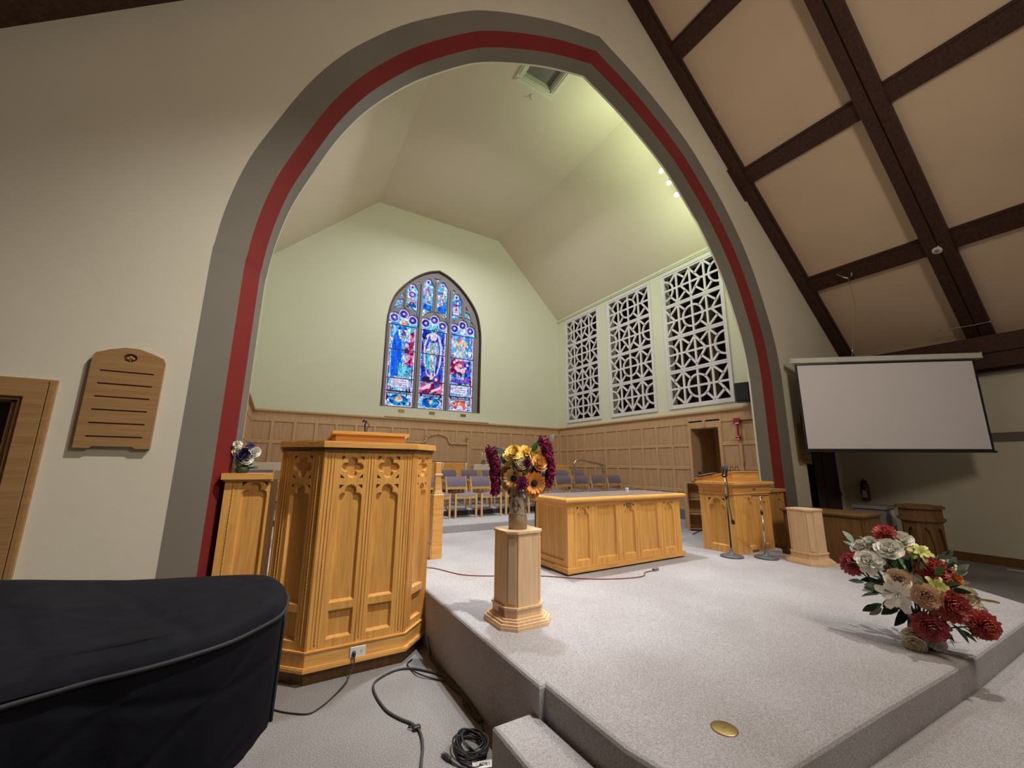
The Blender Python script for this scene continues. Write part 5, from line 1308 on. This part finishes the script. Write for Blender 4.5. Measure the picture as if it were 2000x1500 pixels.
MB().tube(catmull([(0, 0, -.05), (0, 0, .15), (-.10, .06, .36), (-.17, .10, .38)], 6), .004, 5).tube(catmull([(0, 0, -.05), (.03, 0, .2), (.12, -.07, .42), (.165, -.10, .44)], 6), .004, 5).build('stem', 'darkleaf', af, True)
# ---- iris arrangement on the left parapet
lf = empty('flower_arrangement', (-.185, 3.585, 1.421), 0, 'white and purple silk iris arrangement on top of the left parapet', 'flower arrangement')
MB().lathe([(.035, 0), (.045, .03), (.03, .045)], n=14).build('pot', 'darkleaf', lf, True)
for p, r, t, c in (((-.055, 0, .20), .030, 'c', 'white'), ((-.050, 0, .155), .030, 'c', 'cream'), ((.035, 0, .195), .032, 'l', 'purple'), ((.062, 0, .150), .036, 'w', 'white'), ((.0, -.01, .125), .045, 'w', 'purple'), ((.02, -.012, .10), .040, 'w', 'white'), ((-.03, 0, .07), .028, 'c', 'white')):
    flower(lf, p, r, t, c, (p[0]*3, -1, .3)); MB().tube([(0, 0, .03), (p[0]*.6, p[1], p[2]*.6), p], .003, 4).build('stem', 'leaf', lf)
for i in range(16):
    a = -1.1+i*.17; leaf(lf, (frd.uniform(-.03, .05), frd.uniform(-.02, .02), .03+.01*(i % 3)), frd.uniform(.024, .042), (sin(a)+.35, -.2, cos(a)*.75), 'sage' if i % 3 else 'darkleaf', .22)

# ================================================================ PIANO UNDER ITS QUILTED COVER
def quilt_mat():
    m, nt, b = new_mat('quilted_black_cover'); N = nt.nodes; L = nt.links
    tc = N.new('ShaderNodeTexCoord'); h = None
    for ang_ in (.9, -.75):
        mp = N.new('ShaderNodeMapping'); mp.inputs['Rotation'].default_value = (.6, ang_, ang_); L.new(tc.outputs['Object'], mp.inputs['Vector'])
        wv = N.new('ShaderNodeTexWave'); wv.inputs['Scale'].default_value = 1.7; wv.wave_profile = 'SIN'; L.new(mp.outputs['Vector'], wv.inputs['Vector'])
        pw = N.new('ShaderNodeMath'); pw.operation = 'POWER'; pw.inputs[1].default_value = 12; L.new(wv.outputs['Fac'], pw.inputs[0])
        if h is None: h = pw
        else:
            mx = N.new('ShaderNodeMath'); mx.operation = 'MAXIMUM'; L.new(h.outputs[0], mx.inputs[0]); L.new(pw.outputs[0], mx.inputs[1]); h = mx
    n = N.new('ShaderNodeTexNoise'); n.inputs['Scale'].default_value = 14; n.inputs['Detail'].default_value = 6; L.new(tc.outputs['Object'], n.inputs['Vector'])
    ad = N.new('ShaderNodeMath'); ad.operation = 'SUBTRACT'; L.new(n.outputs['Fac'], ad.inputs[0]); L.new(h.outputs[0], ad.inputs[1])
    bp = N.new('ShaderNodeBump'); bp.inputs['Strength'].default_value = .35; bp.inputs['Distance'].default_value = .012; L.new(ad.outputs[0], bp.inputs['Height']); L.new(bp.outputs['Normal'], b.inputs['Normal'])
    r = N.new('ShaderNodeValToRGB'); r.color_ramp.elements[0].color = (.0045, .0045, .008, 1); r.color_ramp.elements[1].color = (.011, .011, .017, 1); L.new(n.outputs['Fac'], r.inputs['Fac']); L.new(r.outputs['Color'], b.inputs['Base Color'])
    b.inputs['Roughness'].default_value = .75; b.inputs['Specular IOR Level'].default_value = .12
    return m
MT['quilt'] = quilt_mat()
PB = Vector((-.6, 1.9, 0))
pn = empty('piano', PB, 0, 'grand piano under a fitted black quilted cover in the left foreground', 'piano')
out_ = [(.108, 1.87), (.085, 1.77), (.028, 1.684), (-.052, 1.595), (-.154, 1.540), (-.245, 1.510), (-.332, 1.495), (-.401, 1.470), (-.466, 1.445), (-.62, 1.38), (-.9, 1.27), (-1.3, 1.18), (-1.7, 1.15), (-1.95, 1.3), (-2.0, 1.9), (-1.95, 2.5), (-1.7, 2.72),
        (-1.25, 2.74), (-.93, 2.67), (-.70, 2.53), (-.40, 2.43), (-.107, 2.295), (.03, 2.215), (.092, 2.11), (.114, 1.99)]
po = [(p.x, p.y) for p in catmull([(x, y, 0) for x, y in out_]+[(out_[0][0], out_[0][1], 0)], 4)][:-1]
def inset(poly, d):
    n = len(poly); r = []
    for i in range(n):
        a, b = Vector(poly[i-1]), Vector(poly[(i+1) % n]); e = (b-a).normalized(); r.append((poly[i][0]+e.y*d, poly[i][1]-e.x*d))
    return r
cenp = Vector((-.55, 1.95))
def pz(x, y, z0): return z0+.006*sin(x*9+y*4)+.005*sin(x*3-y*11)+(.012*max(0, sin((x+.9)*7))*max(0, 1-abs(y-1.9)) if x < -.5 else 0)
rings = []
for d, z in ((0, .958), (.010, .985), (.030, 1.003), (.07, 1.010)): rings.append([(x, y, pz(x, y, z)) for x, y in inset(po, d)])
base_in = inset(po, .07)
for t in (.15, .3, .5, .7, .9, 1.0):
    rr_ = []
    for x, y in base_in:
        X_, Y_ = x+(cenp.x-x)*t, y+(cenp.y-y)*t; rr_.append((X_, Y_, pz(X_, Y_, 1.010)+.0035*sin(X_*17+Y_*6)))
    rings.append(rr_)
rings = [[(x-PB.x, y-PB.y, z) for x, y, z in r]+[(r[0][0]-PB.x, r[0][1]-PB.y, r[0][2])] for r in rings]
MB().sheet([list(reversed(r)) for r in rings]).build('cover_top', 'quilt', pn, True)
sk = []
for k in range(9):
    v = k/8; z = .958-.375*v; row = []
    q = inset(po, .004+.012*v)
    for i, (x, y) in enumerate(q):
        w_ = .006*v*sin(i*.9)+.004*v*sin(i*2.3+1); row.append((x-PB.x+w_, y-PB.y+w_, z+.010*v*sin(i*.5)))
    row.append(row[0]); sk.append(row)
MB().sheet(sk).build('cover_skirt', 'quilt', pn, True)
MB().tube([(x-PB.x, y-PB.y, .958+.001) for x, y in po]+[(po[0][0]-PB.x, po[0][1]-PB.y, .959)], .0065, 6, False).build('piping', 'piping', pn, True)
MB().tube([(sk[k][1][0]+.004, sk[k][1][1]-.004, sk[k][1][2]) for k in range(9)], .006, 6).build('seam_piping', 'piping', pn, True)
MB().tube(catmull([(-1.25+.6, 1.28-1.9, .990), (-.70+.6, 1.42-1.9, .998), (-.45+.6, 1.53-1.9, 1.008), (-.2+.6, 1.60-1.9, 1.006), (-.05+.6, 1.66-1.9, .992)], 6), [.004]*8+[.012]*9+[.004]*8, 6).build('cover_fold', 'quilt', pn, True)
MB().prism([(x-PB.x, y-PB.y) for x, y in inset(po, .05)], .62, .94).build('case', 'black', pn)
for x, y in ((-.12, 1.93), (-1.7, 1.5), (-1.7, 2.4)):
    MB().lathe([(.035, .05), (.05, .10), (.055, .45), (.07, .62)], (x-PB.x, y-PB.y, 0), 14).build('leg', 'black', pn, True)
    MB().lathe([(.022, 0), (.03, .02), (.022, .05)], (x-PB.x, y-PB.y, 0), 10).build('caster', 'brass', pn, True)

# ================================================================ CABLES ON THE FLOOR
cord('power_cord', [(.656, 3.312, .148), (.652, 3.285, .10), (.60, 3.22, .03), (.503, 3.115, .006), (.42, 3.03, .006), (.347, 3.0, .006), (.24, 3.075, .006), (.167, 3.154, .006), (.10, 3.24, .006)], .0045, 'cable', 'thin black power cord running from the pulpit outlet across the floor')
cord('audio_cable', [(1.262, 2.60, .01), (1.261, 2.874, .012), (1.208, 3.03, .01), (1.131, 3.141, .01), (1.043, 3.229, .01), (.935, 3.251, .01), (.80, 3.182, .01), (.755, 3.095, .01), (.75, 2.953, .01), (.77, 2.791, .01), (.815, 2.678, .01), (.87, 2.581, .01), (.885, 2.49, .01), (.859, 2.366, .01), (.805, 2.227, .01), (.76, 2.05, .01), (.70, 1.8, .01)], .0075, 'greycable', 'thick grey cable looping over the carpet in front of the pulpit')
cord('audio_cable', [(1.10, 3.36, .008), (1.048, 3.306, .008), (1.049, 3.212, .008), (1.071, 3.099, .018), (1.143, 3.011, .008), (1.215, 2.919, .008), (1.240, 2.838, .008), (1.236, 2.694, .008), (1.232, 2.524, .008), (1.21, 2.343, .008), (1.13, 2.26, .02)], .005, 'cable', 'black cable coming out from behind the pulpit corner and running along the platform')
cbn = empty('cable_bundle', (0, 0, 0), 0, 'bundle of dark cables tucked along the foot of the platform side', 'cable')
for k in range(5):
    o_ = .006*k
    MB().tube(catmull([(1.242-o_*.4, 3.42-.03*k, .12-.02*k), (1.238-o_, 3.30, .03), (1.243-o_*.6, 3.12+.03*k, .010+.008*(k % 2)), (1.245-o_*1.5, 2.90, .012), (1.243-o_*.5, 2.70, .02), (1.246-o_*1.8, 2.52+.02*k, .010), (1.235-o_, 2.40, .012)], 8), .0055-.0005*k, 6).build('cable_strand', 'greycable' if k % 2 else 'cable', cbn, True)
cl_ = empty('cable_coil', (1.09, 2.24, 0), 0, 'heap of coiled black cable beside the platform step', 'cable')
cr = random.Random(9)
for k in range(11):
    a, b = .070+.006*(k % 4)+cr.uniform(-.006, .012), .085+.007*(k % 3)+cr.uniform(-.006, .02); ox, oy = cr.uniform(-.018, .012), cr.uniform(-.025, .02); t0 = cr.uniform(0, 6)
    MB().tube([(ox+a*cos(t+t0)*.9, oy+b*sin(t+t0), .010+.006*k*.7+.008*sin(2*t+k)) for t in [2*pi*i/26 for i in range(27)]], .0045, 6).build('cable_loop', 'cable' if k % 3 else 'greycable', cl_, True)
cord('microphone_cable', [(1.05, 2.30, .02), (1.00, 2.24, .01), (.995, 2.17, .008), (1.03, 2.10, .008), (1.08, 2.09, .008)], .005, 'cable', 'single black loop of cable lying beside the coil')
cp = empty('cable_connector', (.945, 2.222, 0), -1.3, 'black cable plug lying on the carpet left of the coil', 'connector')
MB().bbox(-.030, .020, -.011, .011, .001, .022, .004).build('plug_body', 'black', cp); MB().tube([(.018, 0, .011), (.045, 0, .010), (.08, .01, .006), (.12, .03, .006)], [.007, .005, .004, .004], 6).build('cable_tail', 'greycable', cp, True)
MB().box(-.045, -.030, -.009, .009, .004, .018).build('plug_tip', 'greym', cp)
tie = empty('cable_tie', (.878, 2.535, 0), 0, 'black hook-and-loop tie wrapped round the thick grey cable', 'cable tie')
MB().bbox(-.022, .022, -.014, .014, .001, .024, .004).build('strap', 'black', tie); MB().tube([(-.02, .01, .012), (-.04, .03, .010), (-.03, .045, .008), (-.01, .03, .012)], .004, 5).build('loose_end', 'black', tie, True)
tg = empty('paper_tag', (1.085, 2.095, .008), -.35, 'small pale handwritten paper tag beside the cable coil', 'tag')
MB().box(-.055, .055, -.026, .026, 0, .0015).build('card', 'paper', tg)
text_mesh('handwriting', '· 4081', .03, 'cable', tg, (0, -.010, .002), (0, 0, 0))
cord('extension_cord', [(1.30, 4.30, .442), (1.536, 4.226, .44), (1.704, 3.844, .44), (1.90, 3.68, .44), (2.125, 3.572, .44), (2.377, 3.413, .44), (2.50, 3.30, .44), (2.606, 3.20, .44), (2.80, 3.06, .44), (3.07, 2.952, .44), (3.25, 2.94, .44), (3.36, 3.02, .44), (3.49, 3.03, .44)], .0048, 'redcable', 'thin dark red cord snaking over the platform past the altar')
cp = empty('cord_socket', (3.53, 3.03, .436), .1, 'grey socket end of the dark red cord in front of the altar', 'connector')
MB().bbox(-.04, .035, -.017, .017, 0, .028, .005).build('socket_body', 'greyplastic', cp)
for k, (x, y) in enumerate(((1.728, 1.177), (5.17, 1.045))):
    bp_ = empty('floor_plate', (x, y, .4352), 0, ('round brass floor plate near the front left corner of the platform', 'round brass floor plate near the right edge of the platform')[k], 'floor plate', 'brass floor plates')
    MB().lathe([(.052, 0), (.052, .002), (.046, .004), (.01, .0045)], n=28).build('cover_plate', 'brass', bp_, True); MB().box(-.012, .012, -.0015, .0015, .0045, .0048).build('screw_slot', 'oakdark', bp_)

# ================================================================ DIM RIGHT CORNER
cb = empty('cabinet', (6.80, 2.70, 0), 0, 'low brown wooden cabinet behind the maple pedestal by the side passage', 'cabinet')
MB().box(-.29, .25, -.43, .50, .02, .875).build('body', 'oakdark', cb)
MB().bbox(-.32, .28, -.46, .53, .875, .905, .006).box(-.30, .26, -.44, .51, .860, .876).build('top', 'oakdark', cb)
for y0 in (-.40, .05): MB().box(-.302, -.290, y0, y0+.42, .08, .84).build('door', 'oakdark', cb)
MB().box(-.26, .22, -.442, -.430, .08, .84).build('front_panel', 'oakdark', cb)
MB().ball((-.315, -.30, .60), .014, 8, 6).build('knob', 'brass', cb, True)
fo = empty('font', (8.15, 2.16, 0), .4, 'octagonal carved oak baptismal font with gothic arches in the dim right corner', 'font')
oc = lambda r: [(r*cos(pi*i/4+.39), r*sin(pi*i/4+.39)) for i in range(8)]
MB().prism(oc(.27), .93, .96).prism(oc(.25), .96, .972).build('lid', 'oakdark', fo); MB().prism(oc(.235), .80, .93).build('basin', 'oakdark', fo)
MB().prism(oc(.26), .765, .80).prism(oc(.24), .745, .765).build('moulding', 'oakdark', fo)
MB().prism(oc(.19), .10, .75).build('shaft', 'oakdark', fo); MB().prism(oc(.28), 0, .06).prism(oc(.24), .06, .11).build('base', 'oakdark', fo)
p8 = oc(.22)
for i in range(8):
    a, b = Vector(p8[i]), Vector(p8[(i+1) % 8]); d = (b-a).normalized(); L = (b-a).length; f = frame((a.x, a.y, .11), (d.x, d.y, 0), (0, 0, 1), (d.y, -d.x, 0)); q = L/2
    MB().prism([(0, 0), (.022, 0), (.022, .36), (q*.55, .52), (q, .575), (L-q*.55, .52), (L-.022, .36), (L-.022, 0), (L, 0), (L, .64), (0, .64)], -.02, 0, f).build('arch_panel', 'oakdark', fo)
bn = empty('storage_bin', (8.45, 2.78, 0), .1, 'grey lidded plastic bin with a white label between cabinet and font', 'bin')
MB().bbox(-.26, .26, -.20, .20, .45, .86, .015).build('bin_body', 'greyplastic', bn); MB().bbox(-.28, .28, -.22, .22, .86, .90, .01).build('lid', 'greyplastic', bn); MB().box(-.02, .20, -.206, -.20, .60, .84).build('paper_label', 'paper', bn)
MB().box(-.24, .24, -.18, .18, 0, .45).build('lower_crate', 'black', bn)
sc_ = empty('stacking_chair', (7.42, 2.56, 0), .3, 'grey chair with a rounded back in front of the storage bin', 'chair')
MB().prism([(-.19, 0), (.19, 0), (.20, .16), (.14, .28), (0, .32), (-.14, .28), (-.20, .16)], 0, .025, frame((0, .18, .46), (1, 0, 0), (0, .15, 1), (0, -1, 0))).build('backrest', 'greyplastic', sc_)
MB().bbox(-.2, .2, -.2, .2, .42, .46, .01).build('seat', 'greyplastic', sc_)
for sx in (-.17, .17):
    for sy in (-.17, .17): MB().bar((sx, sy, 0), (sx, sy, .42), .022, .022).build('leg', 'blackm', sc_)
fe = empty('fire_extinguisher', (10.02, 3.38, .86), 0, 'dark red fire extinguisher hanging on the side wall with a white label', 'fire extinguisher')
MB().lathe([(.055, 0), (.062, .02), (.062, .30), (.045, .345), (.02, .36)], n=18).build('cylinder', 'extred', fe, True); MB().box(-.064, -.056, -.035, .03, .07, .20).build('label_sheet', 'paper', fe)
MB().box(-.02, .02, -.045, .045, .36, .385).bar((0, 0, .385), (-.05, 0, .43), .016, .012).build('valve', 'black', fe); MB().tube([(-.03, .02, .37), (-.08, .04, .30), (-.075, .045, .12)], .009, 6).build('hose', 'black', fe, True); MB().box(.055, .08, -.03, .03, .05, .33).build('bracket', 'blackm', fe)
fs_ = MB().box(-.03, .03, -.30, .18, 0, .006).build('floor_strip', 'offwhite'); fs_.location = (9.78, 1.55, 0); tag(fs_, 'pale thin strip lying on the dark aisle floor by the side wall', 'strip')
